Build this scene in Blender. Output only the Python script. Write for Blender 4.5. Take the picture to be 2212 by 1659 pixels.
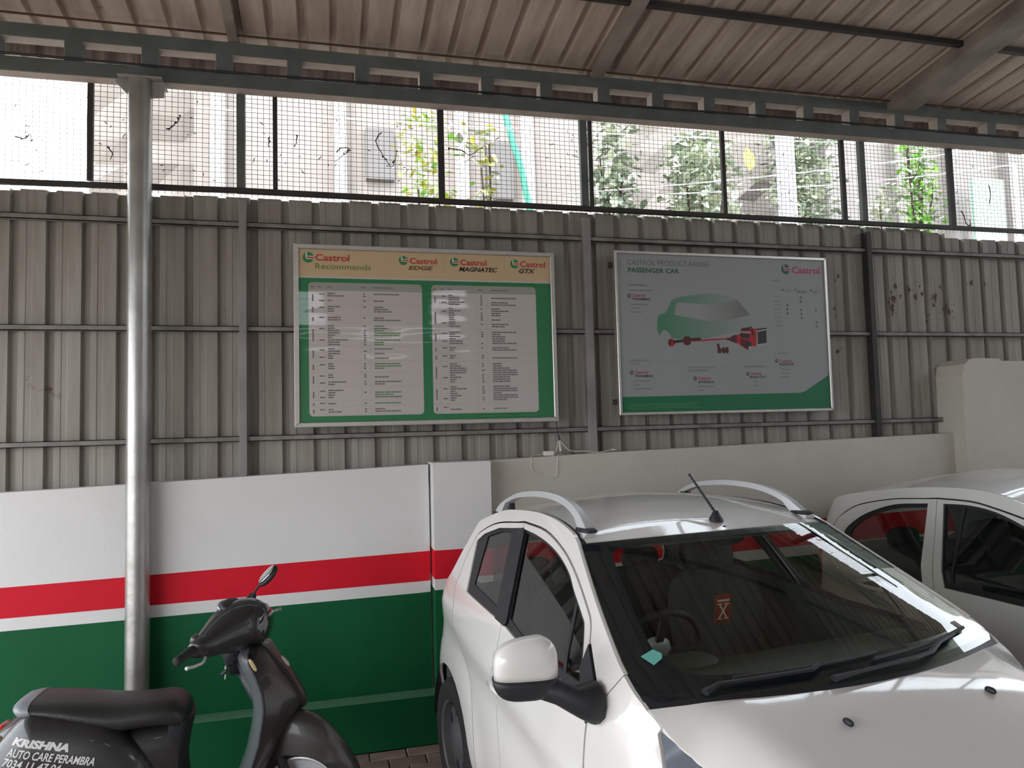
import bpy, bmesh, math, random
import numpy as np
from mathutils import Vector, Matrix
from mathutils.geometry import delaunay_2d_cdt

for o in list(bpy.data.objects):
    bpy.data.objects.remove(o)
S = bpy.context.scene
COL = S.collection
R = math.radians
random.seed(7)

# ------------------------------------------------------------------ camera
yaw, pitch, roll = -0.249168, 0.0617194, -0.0266834
fw = Vector((-math.sin(yaw) * math.cos(pitch), math.cos(yaw) * math.cos(pitch), math.sin(pitch)))
rt = Vector((math.cos(yaw), math.sin(yaw), 0))
up = rt.cross(fw)
r2 = rt * math.cos(roll) + up * math.sin(roll)
u2 = -rt * math.sin(roll) + up * math.cos(roll)
cam_data = bpy.data.cameras.new('camera')
cam = bpy.data.objects.new('camera', cam_data)
COL.objects.link(cam)
M = Matrix((r2, u2, -fw)).transposed().to_4x4()
M.translation = Vector((0, 0, 1.80))
cam.matrix_world = M
cam_data.sensor_width = 36.0
cam_data.lens = 36.0 * 1557.0 / 2212.0
cam_data.clip_start = 0.05
S.camera = cam

# ------------------------------------------------------------------ sky, sun, exposure
world = bpy.data.worlds.new('sky')
S.world = world
world.use_nodes = True
wn = world.node_tree.nodes
wl = world.node_tree.links
bg = wn['Background']
SKY = 1.0
tc = wn.new('ShaderNodeTexCoord')
sep = wn.new('ShaderNodeSeparateXYZ')
ramp = wn.new('ShaderNodeValToRGB')
wl.new(tc.outputs['Generated'], sep.inputs[0])
wl.new(sep.outputs['Z'], ramp.inputs[0])
ramp.color_ramp.elements[0].position = 0.0
ramp.color_ramp.elements[0].color = (0.93, 0.96, 1.0, 1)
ramp.color_ramp.elements[1].position = 0.7
ramp.color_ramp.elements[1].color = (0.80, 0.90, 1.0, 1)
wl.new(ramp.outputs[0], bg.inputs[0])
bg.inputs[1].default_value = SKY
sun_data = bpy.data.lights.new('sun', 'SUN')
sun_data.energy = 0.4
sun_data.angle = R(4)
sun_data.color = (1.0, 0.95, 0.86)
sun = bpy.data.objects.new('sun', sun_data)
COL.objects.link(sun)
sun.rotation_euler = Vector((0.35, 0.62, -0.95)).to_track_quat('-Z', 'Y').to_euler()
S.view_settings.view_transform = 'Standard'
S.view_settings.look = 'None'
S.view_settings.exposure = 2.6
S.view_settings.gamma = 1.0
S.view_settings.use_curve_mapping = False
S.cycles.max_bounces = 10
S.cycles.diffuse_bounces = 5
S.cycles.glossy_bounces = 4
S.cycles.transparent_max_bounces = 12
S.cycles.transmission_bounces = 4
S.cycles.sample_clamp_indirect = 6.0
S.cycles.caustics_reflective = False
S.cycles.caustics_refractive = False
S.cycles.use_denoising = True
S.cycles.blur_glossy = 0.6

# portals: they only guide the sky light that comes in through the open sides of the shed
def portal(loc, rot, sx, sy):
    d = bpy.data.lights.new('sky_portal', 'AREA')
    d.shape = 'RECTANGLE'
    d.size, d.size_y = sx, sy
    d.energy = 1
    d.cycles.is_portal = True
    o = bpy.data.objects.new('sky_portal', d)
    COL.objects.link(o)
    o.location = loc
    o.rotation_euler = rot
portal((-3.95, 0.5, 1.45), (R(90), 0, R(-90)), 8.2, 2.9)        # open left side, shines +x
portal((1.8, 4.50, 3.52), (R(90), 0, 0), 7.6, 0.62)           # mesh band, shines -y

# ------------------------------------------------------------------ helpers
def link(o, parent=None):
    COL.objects.link(o)
    if parent is not None:
        o.parent = parent
    return o

def tag(o, label=None, cat=None, group=None, kind=None):
    if label: o['label'] = label
    if cat: o['category'] = cat
    if group: o['group'] = group
    if kind: o['kind'] = kind
    return o

def empty(name, loc=(0, 0, 0), rz=0.0, parent=None):
    o = bpy.data.objects.new(name, None)
    o.empty_display_size = 0.1
    link(o, parent)
    o.location = loc
    o.rotation_euler = (0, 0, rz)
    return o

def thing(name, label, cat, loc=(0, 0, 0), rz=0.0, group=None):
    return tag(empty(name, loc, rz), label, cat, group)

def hermite(x, xs, ys):
    if x <= xs[0]: return ys[0]
    if x >= xs[-1]: return ys[-1]
    i = 0
    while x > xs[i + 1]: i += 1
    n = len(xs)
    def sl(k):
        if k == 0: return (ys[1] - ys[0]) / (xs[1] - xs[0])
        if k == n - 1: return (ys[-1] - ys[-2]) / (xs[-1] - xs[-2])
        a = (ys[k] - ys[k - 1]) / (xs[k] - xs[k - 1]); b = (ys[k + 1] - ys[k]) / (xs[k + 1] - xs[k])
        return 0.0 if a * b <= 0 else 2 * a * b / (a + b)
    h = xs[i + 1] - xs[i]; t = (x - xs[i]) / h
    m0, m1 = sl(i) * h, sl(i + 1) * h
    return (2*t**3 - 3*t**2 + 1) * ys[i] + (t**3 - 2*t**2 + t) * m0 + (-2*t**3 + 3*t**2) * ys[i + 1] + (t**3 - t**2) * m1

def catmull(pts, sub=4, closed=False):
    P = [Vector(p) for p in pts]
    n = len(P); out = []
    rng = n if closed else n - 1
    for i in range(rng):
        if closed:
            a, b, c, d = P[(i - 1) % n], P[i], P[(i + 1) % n], P[(i + 2) % n]
        else:
            b, c = P[i], P[i + 1]
            a = P[i - 1] if i > 0 else b * 2 - c
            d = P[i + 2] if i + 2 < n else c * 2 - b
        for k in range(sub):
            t = k / sub
            out.append(0.5 * ((2 * b) + (c - a) * t + (2 * a - 5 * b + 4 * c - d) * t * t + (3 * b - a - 3 * c + d) * t ** 3))
    if not closed: out.append(P[-1])
    return out

class MB:
    def __init__(s):
        s.v = []; s.f = []; s.m = []
    def add(s, vs, fs, mi=0):
        k = len(s.v)
        s.v += [tuple(p) for p in vs]
        s.f += [tuple(i + k for i in f) for f in fs]
        s.m += [mi] * len(fs)
        return s
    def box(s, x0, x1, y0, y1, z0, z1, mi=0):
        return s.add([(x0, y0, z0), (x1, y0, z0), (x1, y1, z0), (x0, y1, z0), (x0, y0, z1), (x1, y0, z1), (x1, y1, z1), (x0, y1, z1)],
                     [(0, 3, 2, 1), (4, 5, 6, 7), (0, 1, 5, 4), (1, 2, 6, 5), (2, 3, 7, 6), (3, 0, 4, 7)], mi)
    def bar(s, a, b, w, h, upv=(0, 0, 1), mi=0):
        a = Vector(a); b = Vector(b); d = (b - a).normalized(); u = Vector(upv)
        sd = d.cross(u).normalized(); u = sd.cross(d)
        vs = []
        for p in (a, b):
            for i, j in ((-1, -1), (1, -1), (1, 1), (-1, 1)):
                vs.append(p + sd * (i * w / 2) + u * (j * h / 2))
        return s.add(vs, [(0, 1, 2, 3), (7, 6, 5, 4), (0, 4, 5, 1), (1, 5, 6, 2), (2, 6, 7, 3), (3, 7, 4, 0)], mi)
    def tube(s, path, rad, n=8, closed=False, mi=0, caps=True, squash=None):
        P = [Vector(p) for p in path]; m = len(P)
        if not hasattr(rad, '__len__'): rad = [rad] * m
        vs = []; prev = None
        for i, p in enumerate(P):
            if closed: t = (P[(i + 1) % m] - P[i - 1])
            else: t = P[min(i + 1, m - 1)] - P[max(i - 1, 0)]
            t = t.normalized() if t.length > 1e-9 else Vector((0, 0, 1))
            if prev is None:
                a = Vector((0, 0, 1)) if abs(t.z) < 0.9 else Vector((1, 0, 0))
                nrm = t.cross(a).normalized()
            else:
                nrm = (prev - t * prev.dot(t)).normalized()
            prev = nrm; bn = t.cross(nrm)
            for k in range(n):
                an = 2 * math.pi * k / n
                c, q = math.cos(an) * rad[i], math.sin(an) * rad[i]
                if squash: c *= squash[0]; q *= squash[1]
                vs.append(p + nrm * c + bn * q)
        fs = []
        for i in range(m if closed else m - 1):
            j = (i + 1) % m
            for k in range(n):
                l = (k + 1) % n
                fs.append((i * n + k, i * n + l, j * n + l, j * n + k))
        if caps and not closed:
            fs.append(tuple(reversed(range(n)))); fs.append(tuple((m - 1) * n + k for k in range(n)))
        return s.add(vs, fs, mi)
    def lathe(s, prof, n=24, mat=None, mi=0, arc=1.0):
        """prof: (r, h) pairs, turned about local z, then moved by mat"""
        vs = []; fs = []; m = len(prof)
        for r_, h in prof:
            for k in range(n):
                an = 2 * math.pi * k / n
                p = Vector((r_ * math.cos(an), r_ * math.sin(an), h))
                vs.append(mat @ p if mat else p)
        for i in range(m - 1):
            for k in range(n):
                l = (k + 1) % n
                fs.append((i * n + k, i * n + l, (i + 1) * n + l, (i + 1) * n + k))
        return s.add(vs, fs, mi)
    def loft(s, secs, closed=True, caps=True, mi=0):
        n = len(secs[0]); vs = [p for q in secs for p in q]; fs = []
        for i in range(len(secs) - 1):
            for k in range(n if closed else n - 1):
                l = (k + 1) % n
                fs.append((i * n + k, i * n + l, (i + 1) * n + l, (i + 1) * n + k))
        if caps and closed:
            fs.append(tuple(reversed(range(n)))); fs.append(tuple((len(secs) - 1) * n + k for k in range(n)))
        return s.add(vs, fs, mi)
    def prism(s, poly, fn, d0, d1, mi=0):
        """poly 2d (convex or not), fn(a, b, depth) -> 3d"""
        n = len(poly)
        vs = [fn(a, b, d0) for a, b in poly] + [fn(a, b, d1) for a, b in poly]
        fs = [tuple(range(n)), tuple(reversed(range(n, 2 * n)))] + [(i, i + n, (i + 1) % n + n, (i + 1) % n) for i in range(n)]
        return s.add(vs, fs, mi)
    def mesh(s, name, mats, smooth=False, angle=None):
        me = bpy.data.meshes.new(name)
        me.from_pydata(s.v, [], s.f)
        if not isinstance(mats, (list, tuple)): mats = [mats]
        for m_ in mats: me.materials.append(m_)
        if any(s.m): me.polygons.foreach_set('material_index', s.m)
        if smooth or angle:
            me.polygons.foreach_set('use_smooth', [True] * len(me.polygons))
            if angle: me.set_sharp_from_angle(angle=R(angle))
        me.update()
        return me
    def obj(s, name, mats, parent=None, smooth=False, angle=None, recalc=False):
        me = s.mesh(name, mats, smooth, None if recalc else angle)
        if recalc:
            bm = bmesh.new(); bm.from_mesh(me); bmesh.ops.recalc_face_normals(bm, faces=bm.faces); bm.to_mesh(me); bm.free()
            if angle: me.set_sharp_from_angle(angle=R(angle))
        o = bpy.data.objects.new(name, me)
        return link(o, parent)

def bevel(o, w, seg=2, ang=40):
    md = o.modifiers.new('bevel', 'BEVEL'); md.width = w; md.segments = seg; md.limit_method = 'ANGLE'; md.angle_limit = R(ang)
    return o
def subsurf(o, lv=2):
    md = o.modifiers.new('sub', 'SUBSURF'); md.levels = lv; md.render_levels = lv
    return o

def inpoly(p, poly):
    x, y = p; c = False; j = len(poly) - 1
    for i in range(len(poly)):
        xi, yi = poly[i]; xj, yj = poly[j]
        if (yi > y) != (yj > y) and x < (xj - xi) * (y - yi) / (yj - yi + 1e-15) + xi: c = not c
        j = i
    return c

def densify(poly, step):
    out = []
    n = len(poly)
    for i in range(n):
        a = poly[i]; b = poly[(i + 1) % n]
        L = math.hypot(b[0] - a[0], b[1] - a[1]); k = max(1, int(round(L / step)))
        for q in range(k): out.append((a[0] + (b[0] - a[0]) * q / k, a[1] + (b[1] - a[1]) * q / k))
    return out

def patch(outline, fn, step=0.05, holes=(), rim=0.0, rimdir=None, flip=False, mb=None, mi=0):
    """triangulated curved panel: 2d outline (with holes) mapped by fn(a, b) -> 3d, with an optional folded-in rim"""
    loops = [densify(outline, step)] + [densify(h, step) for h in holes]
    pts = []; edges = []
    for lp in loops:
        k = len(pts); pts += lp
        edges += [(k + i, k + (i + 1) % len(lp)) for i in range(len(lp))]
    xs = [p[0] for p in outline]; ys = [p[1] for p in outline]
    nb = len(pts)
    bp = np.array(pts)
    x = min(xs) + step * 0.5
    while x < max(xs):
        y = min(ys) + step * 0.5
        while y < max(ys):
            if inpoly((x, y), loops[0]) and not any(inpoly((x, y), h) for h in loops[1:]):
                if np.min((bp[:, 0] - x) ** 2 + (bp[:, 1] - y) ** 2) > (step * 0.45) ** 2: pts.append((x, y))
            y += step
        x += step
    vo, eo, fo, _, _, _ = delaunay_2d_cdt([Vector(p) for p in pts], edges, [], 0, 1e-6)
    fs = []
    for f in fo:
        c = (sum(vo[i].x for i in f) / 3, sum(vo[i].y for i in f) / 3)
        if inpoly(c, loops[0]) and not any(inpoly(c, h) for h in loops[1:]):
            fs.append(tuple(f) if not flip else tuple(reversed(f)))
    vs = [fn(v.x, v.y) for v in vo]
    mb = mb or MB()
    mb.add(vs, fs, mi)
    if rim:
        for lp in loops:
            n = len(lp)
            a = [Vector(fn(*p)) for p in lp]
            b = [q + Vector(rimdir(p, q)) * rim for p, q in zip(lp, a)]
            mb.add(a + b, [(i, (i + 1) % n, (i + 1) % n + n, i + n) for i in range(n)], mi)
    return mb

# ------------------------------------------------------------------ materials
def newmat(name):
    m = bpy.data.materials.new(name); m.use_nodes = True
    return m, m.node_tree.nodes, m.node_tree.links, m.node_tree.nodes['Principled BSDF']

def simple(name, col, rough=0.5, metal=0.0, spec=0.5, coat=0.0, noise=0.0, nscale=8.0, bump=0.0, bscale=60.0, col2=None, sheen=0.0):
    m, N, L, B = newmat(name)
    B.inputs['Base Color'].default_value = (*col, 1)
    B.inputs['Roughness'].default_value = rough
    B.inputs['Metallic'].default_value = metal
    B.inputs['Specular IOR Level'].default_value = spec
    B.inputs['Coat Weight'].default_value = coat
    B.inputs['Coat Roughness'].default_value = 0.05
    t = N.new('ShaderNodeTexCoord')
    if noise:
        n = N.new('ShaderNodeTexNoise'); n.inputs['Scale'].default_value = nscale; n.inputs['Detail'].default_value = 5
        L.new(t.outputs['Object'], n.inputs['Vector'])
        r = N.new('ShaderNodeValToRGB'); r.color_ramp.elements[0].position = 0.3; r.color_ramp.elements[1].position = 0.72
        c2 = col2 or tuple(c * (1 - noise) for c in col)
        r.color_ramp.elements[0].color = (*c2, 1); r.color_ramp.elements[1].color = (*col, 1)
        L.new(n.outputs['Fac'], r.inputs[0]); L.new(r.outputs[0], B.inputs['Base Color'])
    if bump:
        n = N.new('ShaderNodeTexNoise'); n.inputs['Scale'].default_value = bscale; n.inputs['Detail'].default_value = 4
        L.new(t.outputs['Object'], n.inputs['Vector'])
        b = N.new('ShaderNodeBump'); b.inputs['Strength'].default_value = bump; b.inputs['Distance'].default_value = 0.01
        L.new(n.outputs['Fac'], b.inputs['Height']); L.new(b.outputs[0], B.inputs['Normal'])
    return m

def sheetmat(name, col, dirt, streak_axis=2, amount=0.5, rust=(0.10, 0.045, 0.025)):
    """painted sheet with soft grime streaks running along one axis, plus small rust and mud marks"""
    m, N, L, B = newmat(name)
    t = N.new('ShaderNodeTexCoord')
    mp = N.new('ShaderNodeMapping'); sc = [9.0, 9.0, 9.0]; sc[streak_axis] = 0.8
    mp.inputs['Scale'].default_value = sc
    L.new(t.outputs['Object'], mp.inputs[0])
    n = N.new('ShaderNodeTexNoise'); n.inputs['Scale'].default_value = 1.3; n.inputs['Detail'].default_value = 6; n.inputs['Roughness'].default_value = 0.65
    L.new(mp.outputs[0], n.inputs['Vector'])
    r = N.new('ShaderNodeValToRGB'); r.color_ramp.elements[0].position = 0.36; r.color_ramp.elements[1].position = 0.66
    r.color_ramp.elements[0].color = (*dirt, 1); r.color_ramp.elements[1].color = (*col, 1)
    L.new(n.outputs['Fac'], r.inputs[0])
    mx = N.new('ShaderNodeMix'); mx.data_type = 'RGBA'; mx.inputs[0].default_value = amount
    mx.inputs[6].default_value = (*col, 1)
    L.new(r.outputs[0], mx.inputs[7])
    n2 = N.new('ShaderNodeTexNoise'); n2.inputs['Scale'].default_value = 3.2; n2.inputs['Detail'].default_value = 8; n2.inputs['Roughness'].default_value = 0.7
    L.new(t.outputs['Object'], n2.inputs['Vector'])
    r2_ = N.new('ShaderNodeValToRGB'); r2_.color_ramp.elements[0].position = 0.67; r2_.color_ramp.elements[1].position = 0.74
    L.new(n2.outputs['Fac'], r2_.inputs[0])
    mx2 = N.new('ShaderNodeMix'); mx2.data_type = 'RGBA'
    L.new(r2_.outputs[0], mx2.inputs[0]); L.new(mx.outputs[2], mx2.inputs[6]); mx2.inputs[7].default_value = (*rust, 1)
    L.new(mx2.outputs[2], B.inputs['Base Color'])
    B.inputs['Roughness'].default_value = 0.55
    B.inputs['Specular IOR Level'].default_value = 0.35
    return m

def glassmat(name, tint, gloss=0.03, rough=0.0):
    m = bpy.data.materials.new(name); m.use_nodes = True
    N = m.node_tree.nodes; L = m.node_tree.links; N.clear()
    out = N.new('ShaderNodeOutputMaterial'); mix = N.new('ShaderNodeMixShader')
    tr = N.new('ShaderNodeBsdfTransparent'); tr.inputs[0].default_value = (*tint, 1)
    gl = N.new('ShaderNodeBsdfGlossy'); gl.inputs['Roughness'].default_value = rough
    fr = N.new('ShaderNodeFresnel'); ge = N.new('ShaderNodeNewGeometry')
    io = N.new('ShaderNodeMapRange'); io.inputs[3].default_value = 1.5; io.inputs[4].default_value = 1 / 1.5   # same pane seen from either face
    L.new(ge.outputs['Backfacing'], io.inputs[0]); L.new(io.outputs[0], fr.inputs[0])
    ad = N.new('ShaderNodeMath'); ad.operation = 'ADD'; ad.inputs[1].default_value = gloss; ad.use_clamp = True
    L.new(fr.outputs[0], ad.inputs[0]); L.new(ad.outputs[0], mix.inputs[0])
    L.new(tr.outputs[0], mix.inputs[1]); L.new(gl.outputs[0], mix.inputs[2]); L.new(mix.outputs[0], out.inputs[0])
    return m

MAT = {}
MAT['sheet'] = sheetmat('painted_wall_sheet', (0.35, 0.335, 0.30), (0.18, 0.155, 0.13), 2, 0.55)
MAT['roof'] = sheetmat('roof_sheet', (0.60, 0.51, 0.44), (0.27, 0.20, 0.16), 1, 0.55, (0.13, 0.075, 0.05))
MAT['steel'] = simple('grey_painted_steel', (0.13, 0.15, 0.14), 0.6, noise=0.35, nscale=6)
MAT['girt'] = simple('dirty_girt_steel', (0.27, 0.26, 0.24), 0.6, noise=0.5, nscale=9)
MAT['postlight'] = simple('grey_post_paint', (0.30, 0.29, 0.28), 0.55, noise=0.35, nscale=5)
MAT['dark_steel'] = simple('dark_steel', (0.045, 0.04, 0.038), 0.6, noise=0.4, nscale=7)
MAT['rafter'] = simple('rafter_steel', (0.36, 0.31, 0.27), 0.6, noise=0.5, nscale=4)
MAT['fascia'] = sheetmat('rusty_fascia_sheet', (0.62, 0.52, 0.50), (0.20, 0.14, 0.13), 2, 0.9)
MAT['bounce_strip'] = simple('painted_bounce_light', (0.42, 0.36, 0.32), 0.7, noise=0.2, nscale=9)  # peach colour stands in for outside light bouncing onto the inner faces
MAT['stain'] = simple('dried_mud_stain', (0.13, 0.085, 0.055), 0.95, noise=0.3, nscale=30)
MAT['hub'] = simple('dusty_wheel_cover', (0.11, 0.11, 0.115), 0.5, noise=0.3, nscale=12)
MAT['rust'] = simple('rusty_rod', (0.11, 0.055, 0.04), 0.85, noise=0.4)
MAT['galv'] = simple('galvanised_pipe', (0.50, 0.50, 0.48), 0.36, metal=0.75, noise=0.35, nscale=5, bump=0.15, bscale=25)
MAT['plate'] = simple('plate_paint', (0.42, 0.40, 0.38), 0.6, noise=0.4, nscale=14)
MAT['white_wall'] = simple('white_wall_paint', (0.72, 0.72, 0.715), 0.5, noise=0.06, nscale=3, bump=0.12, bscale=35)
MAT['cream_wall'] = simple('cream_wall_plaster', (0.60, 0.57, 0.51), 0.75, noise=0.12, nscale=2, bump=0.35, bscale=55)
MAT['red_paint'] = simple('red_wall_paint', (0.66, 0.010, 0.026), 0.6, spec=0.2, noise=0.12, nscale=5, bump=0.1, bscale=35)
MAT['green_paint'] = simple('green_wall_paint', (0.004, 0.105, 0.036), 0.6, spec=0.2, noise=0.18, nscale=3, bump=0.12, bscale=30)
MAT['ledge'] = simple('dusty_green_ledge', (0.10, 0.26, 0.15), 0.8, noise=0.25, nscale=8)
MAT['paver'] = simple('clay_paver', (0.38, 0.27, 0.22), 0.85, noise=0.35, nscale=9, bump=0.4, bscale=70)
MAT['paver2'] = simple('clay_paver_dark', (0.30, 0.21, 0.18), 0.88, noise=0.35, nscale=7, bump=0.4, bscale=70)
MAT['joint'] = simple('sand_joint', (0.09, 0.07, 0.058), 0.95)
MAT['concrete'] = simple('concrete_floor', (0.33, 0.29, 0.26), 0.9, noise=0.25, nscale=1.5)
MAT['alu'] = simple('aluminium_frame', (0.62, 0.60, 0.57), 0.38, metal=0.8, noise=0.1, nscale=30)
MAT['wire'] = simple('mesh_wire', (0.05, 0.048, 0.045), 0.6)
MAT['twig'] = simple('dried_twig', (0.05, 0.032, 0.02), 0.9)
MAT['white_plastic'] = simple('white_plastic', (0.75, 0.75, 0.72), 0.4)
MAT['carwhite'] = simple('white_car_paint', (0.82, 0.80, 0.77), 0.32, coat=1.0, noise=0.05, nscale=3)
MAT['carwhite2'] = simple('white_car_paint_second', (0.76, 0.76, 0.73), 0.35, coat=0.9, noise=0.05, nscale=3)
MAT['blackplastic'] = simple('black_trim_plastic', (0.022, 0.023, 0.027), 0.5, spec=0.4)
MAT['gloss_black'] = simple('black_glass_border', (0.014, 0.018, 0.030), 0.25)  # blue cast puts the reflected sky into the black
MAT['rubber'] = simple('tyre_rubber', (0.022, 0.022, 0.023), 0.8, noise=0.3, nscale=20, bump=0.2)
MAT['silver'] = simple('silver_paint', (0.62, 0.63, 0.65), 0.35, metal=0.25)
MAT['chrome'] = simple('bright_metal', (0.7, 0.7, 0.7), 0.18, metal=1.0)
MAT['cloth_dark'] = simple('dark_seat_cloth', (0.06, 0.064, 0.060), 0.9, noise=0.2)
MAT['cabin'] = simple('cabin_plastic', (0.06, 0.072, 0.062), 0.6)
MAT['cabin_grey'] = simple('cabin_headliner', (0.28, 0.29, 0.27), 0.9)
MAT['glass'] = glassmat('window_glass', (0.50, 0.56, 0.52), 0.07)
MAT['glass2'] = glassmat('clear_rear_glass', (0.82, 0.86, 0.83), 0.02)
MAT['wglass'] = glassmat('windshield_glass', (0.80, 0.88, 0.81), 0.03)
MAT['tglass'] = glassmat('tinted_glass', (0.42, 0.48, 0.47), 0.03)
MAT['mirror'] = simple('mirror_glass', (0.8, 0.8, 0.8), 0.03, metal=1.0)
MAT['lens'] = simple('lamp_lens', (0.20, 0.23, 0.28), 0.1, coat=1.0, metal=0.3)
MAT['dark_lens'] = simple('dark_lamp_lens', (0.03, 0.032, 0.036), 0.12, coat=1.0)
MAT['redlens'] = simple('red_lens', (0.55, 0.02, 0.01), 0.15, coat=1.0)
MAT['amber'] = simple('amber_reflector', (0.62, 0.48, 0.24), 0.25, coat=1.0)
MAT['teal'] = simple('teal_sticker', (0.16, 0.52, 0.46), 0.5)
MAT['maroon'] = simple('maroon_card', (0.30, 0.03, 0.02), 0.5)
MAT['bone'] = simple('cream_print', (0.72, 0.62, 0.45), 0.5)
MAT['seat'] = simple('black_seat_vinyl', (0.024, 0.025, 0.024), 0.42, noise=0.3, nscale=6, bump=0.1, bscale=90)
MAT['seat_end'] = simple('grey_seat_tail_vinyl', (0.26, 0.275, 0.30), 0.40, noise=0.2, nscale=14)
MAT['scooter'] = simple('black_scooter_paint', (0.017, 0.0172, 0.019), 0.38, coat=0.55, noise=0.25, nscale=5)
MAT['scooter_dust'] = simple('dusty_black_scooter_paint', (0.040, 0.036, 0.034), 0.42, coat=0.4, noise=0.4, nscale=10)
MAT['scooter_grey'] = simple('dark_grey_leg_shield_edge', (0.10, 0.105, 0.115), 0.35, coat=0.5)
MAT['decal'] = simple('white_decal', (0.62, 0.62, 0.60), 0.5)

# ================================================================== SHED: masonry wall, floor
def bandwall(name, mats, x_list, y0, y1, lines, zb, ends=True):
    """wall front built as bands of paint; lines = functions z(x), bottom to top; one material per band"""
    mb = MB()
    allz = [lambda x: zb] + lines
    for bi in range(len(allz) - 1):
        a, b = allz[bi], allz[bi + 1]
        for i in range(len(x_list) - 1):
            xa, xb = x_list[i], x_list[i + 1]
            mb.add([(xa, y0, a(xa)), (xb, y0, a(xb)), (xb, y0, b(xb)), (xa, y0, b(xa))], [(0, 1, 2, 3)], mats[bi])
        for xx, fl in ((x_list[0], 1), (x_list[-1], 0)):
            q = [(xx, y0, a(xx)), (xx, y1, a(xx)), (xx, y1, b(xx)), (xx, y0, b(xx))]
            mb.add(q, [(3, 2, 1, 0) if fl else (0, 1, 2, 3)], mats[bi])
    t = allz[-1]
    for i in range(len(x_list) - 1):
        xa, xb = x_list[i], x_list[i + 1]
        mb.add([(xa, y0, t(xa)), (xb, y0, t(xb)), (xb, y1, t(xb)), (xa, y1, t(xa))], [(0, 1, 2, 3)], mats[len(mats) - 1])
        mb.add([(xa, y1, zb), (xb, y1, zb), (xb, y1, t(xb)), (xa, y1, t(xa))], [(3, 2, 1, 0)], mats[len(mats) - 1])
    return mb

WX = [-3.8, -1.69, 0.578, 0.94, 1.70, 4.5, 7.0]
WT = [1.50, 1.532, 1.597, 1.606, 1.629, 1.681, 1.70]
def wall_top(x): return float(np.interp(x, WX, WT))
def g_top(x): return 0.8285 + 0.0150 * (x - 0.0) if x > 0.57 else 0.819 + 0.0105 * (x + 1.0)
def r_bot(x): return 0.903 + 0.0160 * (x - 0.57) if x > 0.57 else 0.903 + 0.0116 * (x - 0.57)
def r_top(x): return 1.079 + 0.0150 * (x - 0.57) if x > 0.57 else 1.079 + 0.0187 * (x - 0.57)
WM = [MAT['green_paint'], MAT['white_wall'], MAT['red_paint'], MAT['cream_wall']]
wb = tag(empty('wall_back', (0, 0, 0)), 'low masonry wall with red and green painted bands', None, None, 'structure')
xs_l = [-3.8] + [x * 0.25 for x in range(-15, 3)] + [0.578]
xs_l = sorted(set(xs_l))
left = bandwall('x', [0, 1, 2, 3], xs_l, 4.385, 4.50, [g_top, r_bot, r_top, wall_top], 0.0)
left.obj('white_wall_panel', [WM[0], WM[1], WM[2], MAT['white_wall']], wb)
xs_r = [0.94 + i * 0.35 for i in range(11)] + [4.60]
right = bandwall('x', [0, 1, 2, 3], xs_r, 4.385, 4.50, [g_top, r_bot, r_top, wall_top], 0.0)
right.obj('cream_wall_panel', WM, wb)
pier = bandwall('x', [0, 1, 2, 3], [0.590, 0.940], 4.27, 4.50,
                [lambda x: 0.868, lambda x: 0.930, lambda x: 1.097, lambda x: 1.610], 0.0)
bevel(pier.obj('wall_pier', [WM[0], WM[1], WM[2], MAT['white_wall']], wb), 0.004, 1)
lm = MB(); lm.box(-3.8, 0.590, 4.262, 4.386, 0.0, 0.272, 0); lm.box(0.940, 4.6, 4.262, 4.386, 0.0, 0.272, 0)
lm.add([(-3.8, 4.262, 0.2725), (0.59, 4.262, 0.2725), (0.59, 4.386, 0.2725), (-3.8, 4.386, 0.2725)], [(0, 1, 2, 3)], 1)
lm.add([(0.94, 4.262, 0.2725), (4.6, 4.262, 0.2725), (4.6, 4.386, 0.2725), (0.94, 4.386, 0.2725)], [(0, 1, 2, 3)], 1)
lm.obj('wall_plinth', [MAT['green_paint'], MAT['ledge']], wb)

# taller block end at the right
mb = MB()
prof = [(4.487, 0.0), (7.0, 0.0), (7.0, 2.205), (4.84, 2.205), (4.82, 2.222), (4.60, 2.228), (4.545, 2.215), (4.50, 2.180), (4.478, 2.10), (4.478, 1.95)]
mb.prism(prof, lambda a, b, d: (a, d, b), 4.27, 4.55)
tb = mb.obj('wall_right_block', MAT['cream_wall'])
tag(tb, 'taller cream plastered wall block behind the second white car', None, None, 'structure')
bevel(tb, 0.008, 2)

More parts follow.
